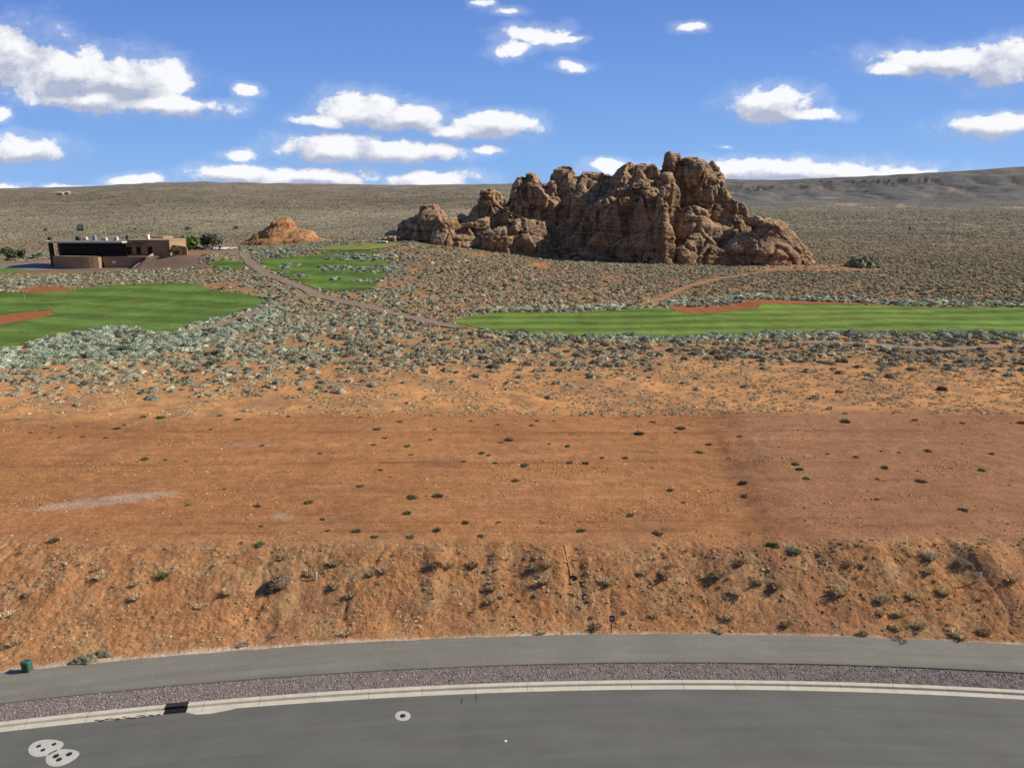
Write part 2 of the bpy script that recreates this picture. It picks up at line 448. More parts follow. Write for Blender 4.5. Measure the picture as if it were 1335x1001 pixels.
def mat_rock(name="layered_sandstone", tone=(1, 1, 1)):
    m, t, b = new_mat(name)
    pos = t.node('ShaderNodeNewGeometry').outputs['Position']
    nor = t.node('ShaderNodeNewGeometry').outputs['Normal']
    sp = t.node('ShaderNodeSeparateXYZ'); t.put(sp.inputs[0], pos)
    sn = t.node('ShaderNodeSeparateXYZ'); t.put(sn.inputs[0], nor)
    wob = t.noise(pos, 0.06, 4, 0.6)
    zz = t.math('ADD', sp.outputs[2], t.math('MULTIPLY', wob, 5.0))
    cz = t.node('ShaderNodeCombineXYZ'); t.put(cz.inputs[2], zz); t.put(cz.inputs[0], t.math('MULTIPLY', sp.outputs[0], 0.02)); t.put(cz.inputs[1], t.math('MULTIPLY', sp.outputs[1], 0.02))
    band = t.noise(cz.outputs[0], 0.40, 5, 0.75); thin = t.noise(cz.outputs[0], 1.9, 4, 0.7)
    c = t.mix(t.mapr(band, 0.36, 0.64), (0.295, 0.178, 0.106), (0.53, 0.350, 0.212))
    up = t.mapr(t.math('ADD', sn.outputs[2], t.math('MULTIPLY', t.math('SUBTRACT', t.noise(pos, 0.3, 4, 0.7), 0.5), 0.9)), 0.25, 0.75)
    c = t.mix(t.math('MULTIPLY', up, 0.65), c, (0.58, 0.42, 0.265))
    c = t.mix(1.0, c, gray(t, t.mapr(thin, 0.3, 0.7, 0.78, 1.18)), 'MULTIPLY')
    # desert varnish running down the faces
    va = t.noise(t.scale(pos, (0.34, 0.34, 0.045)), 1.0, 6, 0.7, 0.4)
    vf = t.math('MULTIPLY', t.mapr(va, 0.48, 0.66), t.mapr(sn.outputs[2], 0.15, 0.7, 1, 0.25))
    c = t.mix(t.math('MULTIPLY', vf, 0.75), c, (0.105, 0.076, 0.058))
    red = t.mapr(t.noise(pos, 0.05, 4, 0.6), 0.5, 0.66)
    c = t.mix(t.math('MULTIPLY', red, 0.3), c, (0.33, 0.165, 0.09))
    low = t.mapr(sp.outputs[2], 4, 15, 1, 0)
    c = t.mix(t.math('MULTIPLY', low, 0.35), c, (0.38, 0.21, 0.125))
    c = t.mix(1.0, c, gray(t, t.mapr(t.noise(pos, 1.0, 5, 0.75), 0.25, 0.75, 0.70, 1.30)), 'MULTIPLY')
    wv_ = t.vmath('ADD', t.scale(pos, (1.0, 1.0, 0.55)), t.scale(t.noise(pos, 0.25, 4, 0.6), (3.0, 3.0, 3.0)))
    ck = t.mapr(t.voro(wv_, 0.16, 'DISTANCE_TO_EDGE'), 0.008, 0.045)
    ck = t.math('MAXIMUM', ck, t.mapr(t.noise(pos, 0.11, 4, 0.6), 0.44, 0.60))
    c = t.mix(1.0, c, gray(t, t.mapr(ck, 0, 1, 0.58, 1.0)), 'MULTIPLY')
    bed = t.noise(cz.outputs[0], 0.95, 3, 0.6)
    bl = t.mapr(t.math('ABSOLUTE', t.math('SUBTRACT', bed, 0.5)), 0.0, 0.028)
    bl = t.math('MAXIMUM', bl, t.mapr(t.noise(t.scale(pos, (0.08, 0.08, 0.3)), 1.0, 4, 0.6), 0.46, 0.60))
    c = t.mix(1.0, c, gray(t, t.mapr(bl, 0, 1, 0.58, 1.0)), 'MULTIPLY')
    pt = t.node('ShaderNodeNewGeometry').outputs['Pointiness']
    c = t.mix(1.0, c, gray(t, t.mapr(pt, 0.43, 0.545, 0.62, 1.32)), 'MULTIPLY')  # darkens hollows and lightens ridges, shade and light put into the colour
    c = t.mix(1.0, c, tone, 'MULTIPLY')
    t.put(b.inputs['Base Color'], c)
    cr = t.mapr(t.voro(pos, 0.35, 'DISTANCE_TO_EDGE'), 0.0, 0.06)
    h = t.math('ADD', t.math('MULTIPLY', t.noise(pos, 0.9, 6, 0.7), 0.8), t.math('ADD', t.math('MULTIPLY', thin, 0.4), t.math('MULTIPLY', cr, 0.25)))
    t.put(b.inputs['Normal'], t.bump(h, 0.9, 1.0))
    b.inputs['Roughness'].default_value = 1.0; b.inputs['Specular IOR Level'].default_value = 0.05
    return m

M = {}
M['ground'] = mat_ground()
M['road'] = mat_asphalt("road_asphalt", (0.150, 0.151, 0.134), 0.20)
M['walk'] = mat_asphalt("trail_asphalt", (0.232, 0.222, 0.185), 0.20)
M['path'] = mat_asphalt("cart_path_asphalt", (0.30, 0.225, 0.150), 0.4, False)
M['track'] = mat_sand("sandy_track", (0.42, 0.23, 0.115))
M['concrete'] = mat_concrete("kerb_concrete", (0.66, 0.61, 0.49))
M['collar'] = mat_concrete("collar_concrete", (0.58, 0.56, 0.49))
M['iron'] = simple("cast_iron", (0.035, 0.033, 0.032), 0.7, 0.3)
M['black'] = simple("dark_opening", (0.010, 0.010, 0.012), 0.9, 0.1)
M['plant'] = mat_tint("scrub_foliage")
M['tree'] = mat_tint("tree_foliage", vs=1.5)
M['stone'] = mat_tint("loose_stone", vs=14, var=0.2)
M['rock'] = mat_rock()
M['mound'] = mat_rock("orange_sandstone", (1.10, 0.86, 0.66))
M['bunker'] = mat_sand("red_bunker_sand", (0.36, 0.135, 0.056))
M['turf_a'] = mat_turf("fairway_turf", (0.172, 0.256, 0.054), math.radians(95), 8.5)
M['turf_b'] = mat_turf("green_turf", (0.132, 0.212, 0.047), math.radians(75), 13.0, 0.84)
M['turf_c'] = mat_turf("tee_turf", (0.23, 0.27, 0.075), math.radians(90), 6.0, 0.9)
M['stucco'] = simple("tan_stucco", (0.40, 0.265, 0.165), 0.95, 0.1, 0, 0.10, 0.6, 0.2, 12)
M['stucco_dark_shaded'] = simple("dark_shaded_stucco", (0.09, 0.065, 0.05), 0.95, 0.1, 0, 0.12, 0.6)  # stucco darkened to carry the left facade's shade; also the dark chimney
M['roof'] = simple("pale_roof_edge", (0.62, 0.60, 0.57), 0.7, 0.2, 0, 0.06)
M['roof_dark'] = simple("roof_membrane", (0.26, 0.22, 0.18), 0.9, 0.1)
M['glass'] = simple("dark_window_glass", (0.010, 0.014, 0.024), 0.25, 0.15, 0, 0.3)
M['frame'] = simple("bronze_frame", (0.035, 0.028, 0.024), 0.5, 0.4)
M['pave'] = simple("grey_paving", (0.24, 0.22, 0.21), 0.9, 0.1, 0, 0.12, 0.3)
M['white'] = simple("white_paint", (0.78, 0.78, 0.76), 0.45, 0.4, 0, 0.04)
M['silver'] = simple("silver_paint", (0.42, 0.43, 0.45), 0.35, 0.5, 0.4, 0.04)
M['navy'] = simple("navy_paint", (0.02, 0.03, 0.07), 0.35, 0.5, 0, 0.06)
M['rubber'] = simple("tyre_rubber", (0.02, 0.02, 0.02), 0.9, 0.1)
M['green_metal'] = simple("green_enamel", (0.045, 0.125, 0.085), 0.55, 0.4, 0, 0.10, 5)
M['green_cloth'] = simple("green_banner_cloth", (0.10, 0.30, 0.18), 0.8, 0.1, 0, 0.10, 2)
M['yellow'] = simple("yellow_flag_cloth", (0.75, 0.62, 0.08), 0.8, 0.1)
M['post'] = simple("weathered_white_plastic", (0.66, 0.64, 0.58), 0.6, 0.3, 0, 0.08, 8)
M['wood'] = simple("weathered_wood", (0.20, 0.12, 0.065), 0.9, 0.1, 0, 0.2, 8)
M['rust'] = simple("rusty_steel", (0.12, 0.055, 0.03), 0.8, 0.2, 0, 0.25, 12)
M['sign'] = simple("dark_blue_sign_face", (0.012, 0.014, 0.045), 0.5, 0.4, 0, 0.1)
M['emblem'] = simple("pale_blue_emblem", (0.50, 0.56, 0.78), 0.6, 0.3, 0, 0.08)
M['trunk'] = simple("bark", (0.10, 0.07, 0.05), 0.95, 0.1, 0, 0.25, 4)
M['straw'] = simple("pale_stick", (0.50, 0.34, 0.18), 0.9, 0.1, 0, 0.15, 5)
M['bags'] = simple("grey_stones", (0.33, 0.31, 0.28), 0.9, 0.1, 0, 0.2, 3)

# ------------------------------------------------------------------ ground
MOUNDS[:] = [(-111.5, 182.5, 4.0, 3.0, 1.0), (64.0, 187.0, 4.5, 3.0, 0.9), (-40.0, 168.0, 16.0, 9.0, -0.4)]

TURF = {
 'putting': [(-40, 384), (0, 381.5), (40, 382), (88, 379), (120, 374), (170, 371), (235, 369), (262, 372), (278, 379), (318, 383), (352, 391), (340, 399), (300, 411), (255, 423), (215, 433), (195, 433), (150, 424), (110, 432), (65, 441), (0, 459), (-40, 468)],
 'small': [(264, 344), (298, 338.5), (322, 344), (318, 351), (288, 351)],
 'strip': [(-30, 351), (8, 350), (30, 352.6), (27, 356), (-30, 358)],
 'mid': [(334, 337.5), (360, 337), (405, 334), (440, 327), (500, 327), (507, 345), (503, 360), (486, 378), (440, 381), (402, 375), (370, 360), (348, 350)],
 'tee': [(408, 325), (440, 320.5), (480, 317.5), (515, 317), (518, 320), (500, 325), (450, 327), (415, 327)],
 'fair': [(598, 413), (660, 407), (740, 408), (800, 404), (868, 400.5), (885, 407.5), (930, 406), (972, 403.5), (1000, 394), (1100, 397), (1200, 400.5), (1560, 403), (1560, 437), (1335, 435.5), (1200, 434), (1080, 432.5), (1000, 436.5), (920, 441), (850, 440), (740, 438), (660, 434), (612, 427), (588, 420)],
}
BUNK = {
 'left_low': [(-30, 414), (0, 411), (40, 405.5), (66, 404.5), (73, 408), (58, 413.5), (28, 418), (0, 424), (-30, 430)],
 'left_top': [(15, 378), (40, 375), (70, 373.5), (92, 375), (88, 379.5), (60, 381.5), (38, 382)],
 'right': [(866, 400), (878, 399), (918, 401.5), (958, 398), (985, 389.5), (1010, 391), (1060, 393), (1110, 394.8), (1165, 397.2), (1165, 398.4), (1100, 397.4), (1040, 396.2), (1000, 396), (975, 404.5), (930, 408), (888, 409)],
}
PATHS = {
 'cart_path': ([(318, 331), (326, 342), (340, 353), (365, 364), (388, 373), (404, 380), (415, 386), (450, 394.5), (490, 403), (530, 413), (565, 421), (600, 428)], 3.0),
 'cart_path_b': ([(406, 381), (396, 388), (370, 395), (340, 406), (300, 420), (255, 431), (215, 437)], 2.4),
 'dirt_track': ([(835, 398), (868, 388), (890, 377), (920, 368), (960, 360), (1000, 354), (1060, 350), (1120, 346)], 3.2),
 'walking_path': ([(1040, 447), (1090, 447), (1150, 450.5), (1230, 455.5), (1335, 452), (1420, 446)], 3.0),
}
turf_w = {k: world_poly(v) for k, v in TURF.items()}
bunk_w = {k: world_poly(v) for k, v in BUNK.items()}

def smooth_line(pts, sub=10):
    pts = np.asarray(pts, float); n = len(pts); out = []
    for i in range(n - 1):
        p0, p1, p2, p3 = pts[max(i - 1, 0)], pts[i], pts[i + 1], pts[min(i + 2, n - 1)]
        for k in range(sub):
            t = k / sub
            out.append(0.5 * ((2 * p1) + (-p0 + p2) * t + (2 * p0 - 5 * p1 + 4 * p2 - p3) * t * t + (-p0 + 3 * p1 - 3 * p2 + p3) * t ** 3))
    out.append(pts[-1]); return np.asarray(out)

def resample(line, step):
    d = np.r_[0, np.cumsum(np.hypot(*np.diff(line, axis=0).T))]
    s = np.arange(0, d[-1], step)
    return np.c_[np.interp(s, d, line[:, 0]), np.interp(s, d, line[:, 1])]

path_w = {}
for k, (pts, w) in PATHS.items():
    pts = np.asarray(pts, float); x, y, z = hit(pts[:, 0], pts[:, 1])
    path_w[k] = (resample(smooth_line(np.c_[x, y]), 1.0), w)

def dist_line(x, y, line):
    d = np.full(np.shape(x), 1e9)
    for q in line[::2]: d = np.minimum(d, (x - q[0]) ** 2 + (y - q[1]) ** 2)
    return np.sqrt(d)

RED = np.array([0.420, 0.202, 0.086]); PADC = np.array([0.385, 0.175, 0.071]); SAND = np.array([0.58, 0.285, 0.108])
def lerp(a, b, t): return a + (b - a) * np.asarray(t)[..., None]

def ground_colour(x, y, z):
    px, py = project(x, np.maximum(y, 5), z)
    T = toe(x); w = np.clip(49.2 - T, 6.2, 12.0); e = (y - T - 0.25) / w
    c = np.broadcast_to(RED, x.shape + (3,)).copy()
    # bank: darker purple-brown drifts, mostly to the right, orange tongues to the left
    k = ss(-0.15, 0.5, fb2(x / 5, y / 3.2, 4, 101) + 0.30 * ss(8, 26, x) - 0.25 * ss(-8, -26, x))
    c = lerp(c, np.array([0.300, 0.152, 0.080]), k * 0.75)
    k = ss(0.1, 0.6, fb2(x / 3.0, y / 8.0, 3, 104)); c = lerp(c, np.array([0.48, 0.225, 0.090]), k * 0.6)
    k = ss(-0.10, 0.40, fb2(x / 1.9, y / 1.3, 4, 106, 0.6)); c = lerp(c, np.array([0.42, 0.265, 0.130]), k * 0.60)
    k = ss(0.10, 0.45, fb2(x / 0.9, y / 0.7, 3, 108, 0.6)); c = lerp(c, np.array([0.25, 0.130, 0.070]), k * 0.40)
    # pad
    pad = ss(0.82, 1.30, e + 0.22 * fb2(x / 1.6, y / 1.2, 3, 107))
    pc = np.broadcast_to(PADC, x.shape + (3,)).copy()
    pc = lerp(pc, np.array([0.42, 0.205, 0.088]), ss(0.0, 0.6, fb2(x / 14, y / 3.0, 4, 111)) * 0.7)
    pc = lerp(pc, np.array([0.275, 0.130, 0.064]), ss(0.05, 0.55, fb2(x / 7, y / 3.2, 4, 114)) * 0.5)
    xb = 20.3 + (y - 52) * 0.12
    rp = ss(-1, 2.5, x - xb)
    pc = lerp(pc, np.array([0.300, 0.155, 0.082]), rp * 0.75)
    bandm = np.exp(-0.5 * ((x - xb - 0.2 + 0.8 * fb2(x / 5, y / 5, 3, 118)) / 1.9) ** 2) * (0.55 + 0.8 * fb2(x / 1.6, y / 1.2, 3, 117))
    pc = lerp(pc, np.array([0.210, 0.105, 0.058]), np.clip(bandm, 0, 1) * 0.75)
    # wheel tracks turning on the right pad
    for (ax, ay, ra, a0, a1) in ((44.0, 66.0, 5.2, 0.4, 4.2), (44.0, 66.0, 6.9, 0.4, 4.0), (52.0, 71.0, 9.0, 2.2, 4.6), (31.0, 72.0, 4.0, 1.2, 4.4), (31.0, 72.0, 5.6, 1.2, 4.2), (38.0, 60.0, 12.0, 0.2, 1.9), (38.0, 60.0, 13.7, 0.2, 1.8)):
        q = np.hypot(x - ax, (y - ay) * 1.0); th = np.mod(np.arctan2(y - ay, x - ax), 2 * np.pi)
        m = np.exp(-0.5 * ((q - ra) / 0.16) ** 2) * ss(a0 - 0.2, a0 + 0.3, th) * (1 - ss(a1 - 0.3, a1 + 0.2, th))
        pc = lerp(pc, np.array([0.42, 0.25, 0.14]), m * 0.32)
    for (y0, sl, xa, xc, wd, dk) in ((51.6, 0.012, -30, 34, 0.16, 1), (53.3, 0.010, -30, 30, 0.15, 1), (58.5, -0.02, -45, 15, 0.18, 0), (60.4, -0.02, -45, 12, 0.18, 0), (67.0, 0.02, -50, 20, 0.25, 1), (73.0, 0.015, -52, 40, 0.25, 0), (76.5, -0.01, -40, 50, 0.3, 1)):
        m = np.exp(-0.5 * ((y - y0 - sl * x - 0.5 * n2(x / 12, x * 0, 131)) / wd) ** 2) * ss(xa - 3, xa + 6, x) * (1 - ss(xc - 6, xc + 3, x)) * np.clip(0.6 + n2(x / 4, y, 133), 0, 1)
        pc = lerp(pc, np.array([0.20, 0.09, 0.05]) if dk else np.array([0.43, 0.23, 0.12]), m * 0.6)
    # pale washed streaks
    for (qx, qy, hw, hh, ang, st) in ((125, 655, 112, 7.0, -0.105, 0.9), (180, 646, 70, 4.5, -0.08, 0.75), (368, 673, 20, 6.5, 0.05, 0.7), (1300, 674, 30, 5, 0.1, 0.25), (330, 581, 70, 2.5, -0.03, 0.25)):
        ux = (px - qx) / hw; uy = (py - qy - (px - qx) * ang) / hh
        m = 1 - ss(0.35, 1.05, np.hypot(ux, uy) + 0.35 * fb2(x / 1.6, y / 0.8, 3, 121))
        pc = lerp(pc, np.array([0.42, 0.29, 0.20]), m * st)
    c = lerp(c, pc, pad)
    # native sand and scrub ground
    nat = ss(82.0, 87.5, y + 1.6 * fb2(x / 4, y / 4, 3, 141) + 4.0 * ss(-20, -45, x))
    ncol = np.broadcast_to(SAND, x.shape + (3,)).copy()
    ncol = lerp(ncol, np.array([0.42, 0.215, 0.10]), ss(-0.1, 0.6, fb2(x / 5, y / 5, 4, 144)))
    ncol = lerp(ncol, np.array([0.26, 0.165, 0.092]), ss(-0.2, 0.45, fb2(x / 2.2, y / 2.2, 4, 146)) * 0.55)
    ncol = lerp(ncol, np.array([0.26, 0.165, 0.090]), ss(106, 126, y) * 0.45)
    ncol = lerp(ncol, np.array([0.235, 0.155, 0.088]), ss(190, 240, y) * 0.75)
    hot = ss(0.35, 0.7, fb2(x / 11, y / 15, 3, 149)) * (1 - 0.75 * ss(820, 900, px)) * ss(185, 205, y) * (1 - ss(330, 380, y))
    ncol = lerp(ncol, np.array([0.44, 0.20, 0.085]), hot * 0.85)
    c = lerp(c, ncol, nat)
    # sandy apron at the foot of the rock, red cutting behind the clubhouse
    rk = np.exp(-0.5 * ((px - 1055) / 75) ** 2 - 0.5 * ((py - 349) / 6.0) ** 2) * ss(250, 270, y)
    c = lerp(c, np.array([0.40, 0.21, 0.11]), np.clip(rk * 1.1 + 0.3 * fb2(x / 6, y / 6, 3, 150) * (rk > 0.1), 0, 1))
    cut = np.exp(-0.5 * ((px - 45) / 22) ** 2 - 0.5 * ((py - 318) / 5.0) ** 2) * ss(250, 270, y)
    c = lerp(c, np.array([0.40, 0.155, 0.07]), np.clip(cut * 1.2, 0, 1))
    yd = ss(-139, -134, x) * (1 - ss(-112, -104, x)) * ss(255, 260, y) * (1 - ss(272, 276, y))
    c = lerp(c, np.array([0.20, 0.135, 0.115]), yd * 0.8)
    # distance
    f1 = ss(330, 560, y)
    rt = ss(700, 1000, px)
    fl = np.array([0.285, 0.242, 0.168]); fr = np.array([0.245, 0.220, 0.150])
    fc = fl + (fr - fl) * rt[..., None]
    b1 = fb2(px / 90, y / 160, 4, 151)
    fc = lerp(fc, np.array([0.33, 0.25, 0.17]), ss(0.05, 0.6, b1) * 0.6)
    fc = lerp(fc, np.array([0.215, 0.198, 0.125]), ss(0.05, 0.6, fb2(px / 120, y / 130, 4, 155)) * 0.65)
    fg = np.exp(-0.5 * ((py - 306) / 9) ** 2) * (1 - ss(200, 420, px))
    fc = lerp(fc, np.array([0.235, 0.245, 0.135]), fg * 0.6)
    c = lerp(c, fc, f1)
    f2 = ss(1500, 3000, y)  # far hills greyed with distance, haze put into the ground colour
    frc = np.array([0.160, 0.156, 0.145]); flc = np.array([0.245, 0.205, 0.150])
    hc = flc + (frc - flc) * rt[..., None]
    hc = lerp(hc, np.array([0.134, 0.134, 0.130]), ss(0.0, 0.5, fb2(x / 260, y / 500, 5, 161)) * (0.35 + 0.45 * rt))
    hc = lerp(hc, np.array([0.27, 0.215, 0.17]), ss(0.15, 0.5, fb2(x / 180, y / 420, 5, 167)) * 0.5)
    c = lerp(c, hc, f2)
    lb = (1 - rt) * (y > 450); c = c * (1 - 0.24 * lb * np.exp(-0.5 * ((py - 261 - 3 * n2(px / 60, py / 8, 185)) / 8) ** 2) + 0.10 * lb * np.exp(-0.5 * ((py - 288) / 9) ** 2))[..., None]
    # bare scars low on the mesa
    for (qx, qy, hw, hh) in ((1105, 267, 30, 3.2), (1133, 271, 20, 1.2), (1175, 268, 8, 4), (1320, 271, 30, 2.0), (1240, 248, 6, 3), (1080, 258, 18, 1.5)):
        m = 1 - ss(0.3, 1.1, np.hypot((px - qx) / hw, (py - qy) / hh) + 0.5 * fb2(x / 60, y / 100, 3, 171))
        c = lerp(c, np.array([0.42, 0.29, 0.20]), m * 0.85 * (y > 800))
    # dark broken cliffs
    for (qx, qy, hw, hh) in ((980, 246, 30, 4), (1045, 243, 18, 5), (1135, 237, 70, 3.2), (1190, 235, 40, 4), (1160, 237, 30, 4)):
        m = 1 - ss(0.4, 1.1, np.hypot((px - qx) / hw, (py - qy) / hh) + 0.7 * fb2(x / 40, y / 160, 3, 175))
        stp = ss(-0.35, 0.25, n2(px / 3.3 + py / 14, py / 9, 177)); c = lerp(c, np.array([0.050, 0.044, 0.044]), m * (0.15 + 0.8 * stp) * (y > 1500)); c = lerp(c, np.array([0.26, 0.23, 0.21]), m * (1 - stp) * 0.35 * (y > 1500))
    # faint roads far away
    for (row, slope, x0, x1, col) in ((303.0, 0.002, 0, 330, (0.26, 0.20, 0.13)), (304.5, 0.0, 1035, 1335, (0.085, 0.08, 0.06)), (254.5, -0.01, 0, 110, (0.27, 0.22, 0.17)), (275, 0.0, 1030, 1335, (0.20, 0.15, 0.11))):
        m = np.exp(-0.5 * ((py - row - slope * px - 0.6 * n2(px / 30, px * 0, 181)) / 0.8) ** 2) * ss(x0 - 20, x0 + 20, px) * (1 - ss(x1 - 20, x1 + 20, px)) * (y > 450)
        c = lerp(c, np.array(col), m * 0.55)
    # pale crust along the walk
    d = np.hypot(x - RCX, y - RCY) - R_WALK
    k = 1 - ss(0.05, 0.60, d + 0.28 * fb2(x / 1.8, y / 1.8, 3, 191) - 0.25 * ss(0, -20, x) * (1 - ss(-27, -34, x)) + 0.15)
    c = lerp(c, np.array([0.56, 0.42, 0.30]), k * 0.9 * (d > -0.5))
    c = c * (1 + 0.10 * fb2(x / 1.1, y / 1.1, 3, 195)[..., None])
    lum = c @ np.array([.3, .6, .1]); c = (c * 0.98 + lum[..., None] * 0.02) * 1.12
    zone = np.stack([pad * (1 - nat), 1 - pad, ss(300, 620, y)], -1)
    return np.clip(c, 0.01, 0.9), zone

def build_ground():
    uu = np.r_[np.linspace(-2.6, -0.98, 50)[:-1], np.linspace(-0.98, 0.98, 960), np.linspace(0.98, 2.6, 50)[1:]]
    yy = [np.linspace(-70, 30, 12)[:-1], np.arange(30, 38, 0.8), np.arange(38, 51.5, 0.085), np.arange(51.5, 84, 0.22)]
    q = [84.0]
    while q[-1] < 700: q.append(q[-1] * 1.0042)
    while q[-1] < 6500: q.append(q[-1] * 1.0085)
    while q[-1] < 15000: q.append(q[-1] * 1.12)
    Y = np.concatenate(yy + [np.asarray(q)])
    X = uu[None, :] * np.maximum(Y, 38)[:, None]; YY = np.repeat(Y[:, None], len(uu), 1)
    Z = terrain(X, YY)
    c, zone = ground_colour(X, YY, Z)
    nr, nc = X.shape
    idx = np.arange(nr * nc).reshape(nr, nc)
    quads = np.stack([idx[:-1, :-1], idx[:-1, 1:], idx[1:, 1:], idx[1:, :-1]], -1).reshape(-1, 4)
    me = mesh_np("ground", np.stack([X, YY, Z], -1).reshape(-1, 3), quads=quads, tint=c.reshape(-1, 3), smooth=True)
    a = me.attributes.new("zone", 'FLOAT_VECTOR', 'POINT'); a.data.foreach_set("vector", zone.reshape(-1, 3).astype(np.float32).ravel())
    link("ground", me, M['ground'], kind="structure")
build_ground()

# ------------------------------------------------------------------ draped sheets
def drape_poly(name, poly, step, off, mat, wob=0.5, holes=()):
    x0, y0 = poly.min(0) - 1; x1, y1 = poly.max(0) + 1
    gx = np.arange(x0, x1, step); gy = np.arange(y0, y1, step)
    X, Y = np.meshgrid(gx, gy)
    wx = X + wob * n2(X / 3, Y / 3, 201); wy = Y + wob * n2(X / 3, Y / 3, 202)
    keep = inpoly(wx, wy, poly)
    for h in holes: keep &= ~inpoly(wx, wy, h)
    Z = terrain(X, Y) + off
    nr, nc = X.shape; idx = np.arange(nr * nc).reshape(nr, nc)
    k = keep[:-1, :-1] & keep[:-1, 1:] & keep[1:, 1:] & keep[1:, :-1]
    quads = np.stack([idx[:-1, :-1], idx[:-1, 1:], idx[1:, 1:], idx[1:, :-1]], -1)[k]
    used, inv = np.unique(quads, return_inverse=True)
    V = np.stack([X, Y, Z], -1).reshape(-1, 3)[used]
    me = mesh_np(name, V, quads=inv.reshape(-1, 4), smooth=True, uv=V[:, :2])
    return link(name, me, mat, kind="structure")

bl = list(bunk_w.values())
drape_poly("putting_green", turf_w['putting'], 0.35, 0.10, M['turf_b'], 0.6, bl)
drape_poly("practice_green", turf_w['small'], 0.4, 0.16, M['turf_b'])
drape_poly("lawn_strip", turf_w['strip'], 0.4, 0.12, M['turf_b'])
drape_poly("rough_lawn", turf_w['mid'], 0.4, 0.16, M['turf_b'], 0.8)
drape_poly("tee_lawn", turf_w['tee'], 0.4, 0.22, M['turf_c'])
drape_poly("fairway", turf_w['fair'], 0.4, 0.10, M['turf_a'], 0.7, bl)
for k, p in bunk_w.items(): drape_poly("sand_bunker", p, 0.3, 0.06, M['bunker'], 0.4)

def ribbon(name, line, width, off, mat):
    t = np.gradient(line, axis=0); t /= np.linalg.norm(t, axis=1)[:, None]; nrm = np.c_[-t[:, 1], t[:, 0]]
    s = np.r_[0, np.cumsum(np.hypot(*np.diff(line, axis=0).T))]
    cols = []; uv = []; K = 5
    wv = width * (1 + 0.12 * n2(s / 3, s * 0, 211))
    for j in range(K):
        a = (j / (K - 1) - 0.5); q = line + nrm * (wv * a)[:, None]
        cols.append(np.c_[q, terrain(q[:, 0], q[:, 1]) + off]); uv.append(np.c_[s, np.full_like(s, a * width)])
    V = np.stack(cols, 1); UV = np.stack(uv, 1); n = len(line)
    idx = np.arange(n * K).reshape(n, K)
    quads = np.stack([idx[:-1, 1:], idx[:-1, :-1], idx[1:, :-1], idx[1:, 1:]], -1).reshape(-1, 4)
    return link(name, mesh_np(name, V.reshape(-1, 3), quads=quads, uv=UV.reshape(-1, 2), smooth=True), mat, kind="structure")

ribbon("cart_path", path_w['cart_path'][0], 3.4, 0.20, M['path'])
ribbon("cart_path", path_w['cart_path_b'][0], 2.2, 0.14, M['path'])
ribbon("dirt_track", path_w['dirt_track'][0], 2.0, 0.12, M['track'])
ribbon("walking_path", path_w['walking_path'][0], 2.8, 0.12, M['path'])

# ------------------------------------------------------------------ road, kerb, gravel, walk
def pol(r, th): return RCX + r * np.sin(th), RCY + r * np.cos(th)
def theta_of(px, py, z=0.0):
    dx, dy, dz = ray(px, py); t = (z - CAM[2]) / dz
    return math.atan2(dx * t - RCX, dy * t - RCY)
TH0, TH1 = -0.55, 0.55

def arc_sheet(name, prof, mat, rough=0.0, n=700, edge=0.0, th0=TH0, th1=TH1):
    th = np.linspace(th0, th1, n); rr = np.array([p[0] for p in prof]); zz = np.array([p[1] for p in prof])
    Th, R = np.meshgrid(th, rr, indexing='ij'); Z = np.repeat(zz[None, :], n, 0).astype(float)
    R = R.copy()
    if edge:
        R[:, -1] += edge * fb2(Th[:, -1] * R_WALK / 0.9, Th[:, -1] * 0, 3, 221)
    X, Y = pol(R, Th)
    if rough: Z = Z + rough * fb2(X / 0.22, Y / 0.22, 3, 223)
    idx = np.arange(X.size).reshape(X.shape)
    quads = np.stack([idx[:-1, :-1], idx[1:, :-1], idx[1:, 1:], idx[:-1, 1:]], -1).reshape(-1, 4)
    return link(name, mesh_np(name, np.stack([X, Y, Z], -1).reshape(-1, 3), quads=quads, uv=np.stack([Th * R, R], -1).reshape(-1, 2), smooth=True), mat, kind="structure")

arc_sheet("road", [(r, 0.0) for r in np.linspace(R_ROAD0, R_GUT, 14)], M['road'])
arc_sheet("gravel_strip", [(r, 0.10 if 0 < i < 15 else 0.06) for i, r in enumerate(np.linspace(R_BACK - 0.02, R_GRAV + 0.02, 16))], simple("gravel_bed", (0.23, 0.19, 0.175), 0.95, 0.1, 0, 0.35, 9.0, 0.8, 14), 0.03, 2400)
arc_sheet("sidewalk", [(R_GRAV, 0.02), (R_GRAV + 0.012, 0.135)] + [(r, 0.165) for r in np.linspace(R_GRAV + 0.05, R_WALK - 0.2, 8)] + [(R_WALK + 0.02, 0.168)], M['walk'], 0, 1600, 0.10)

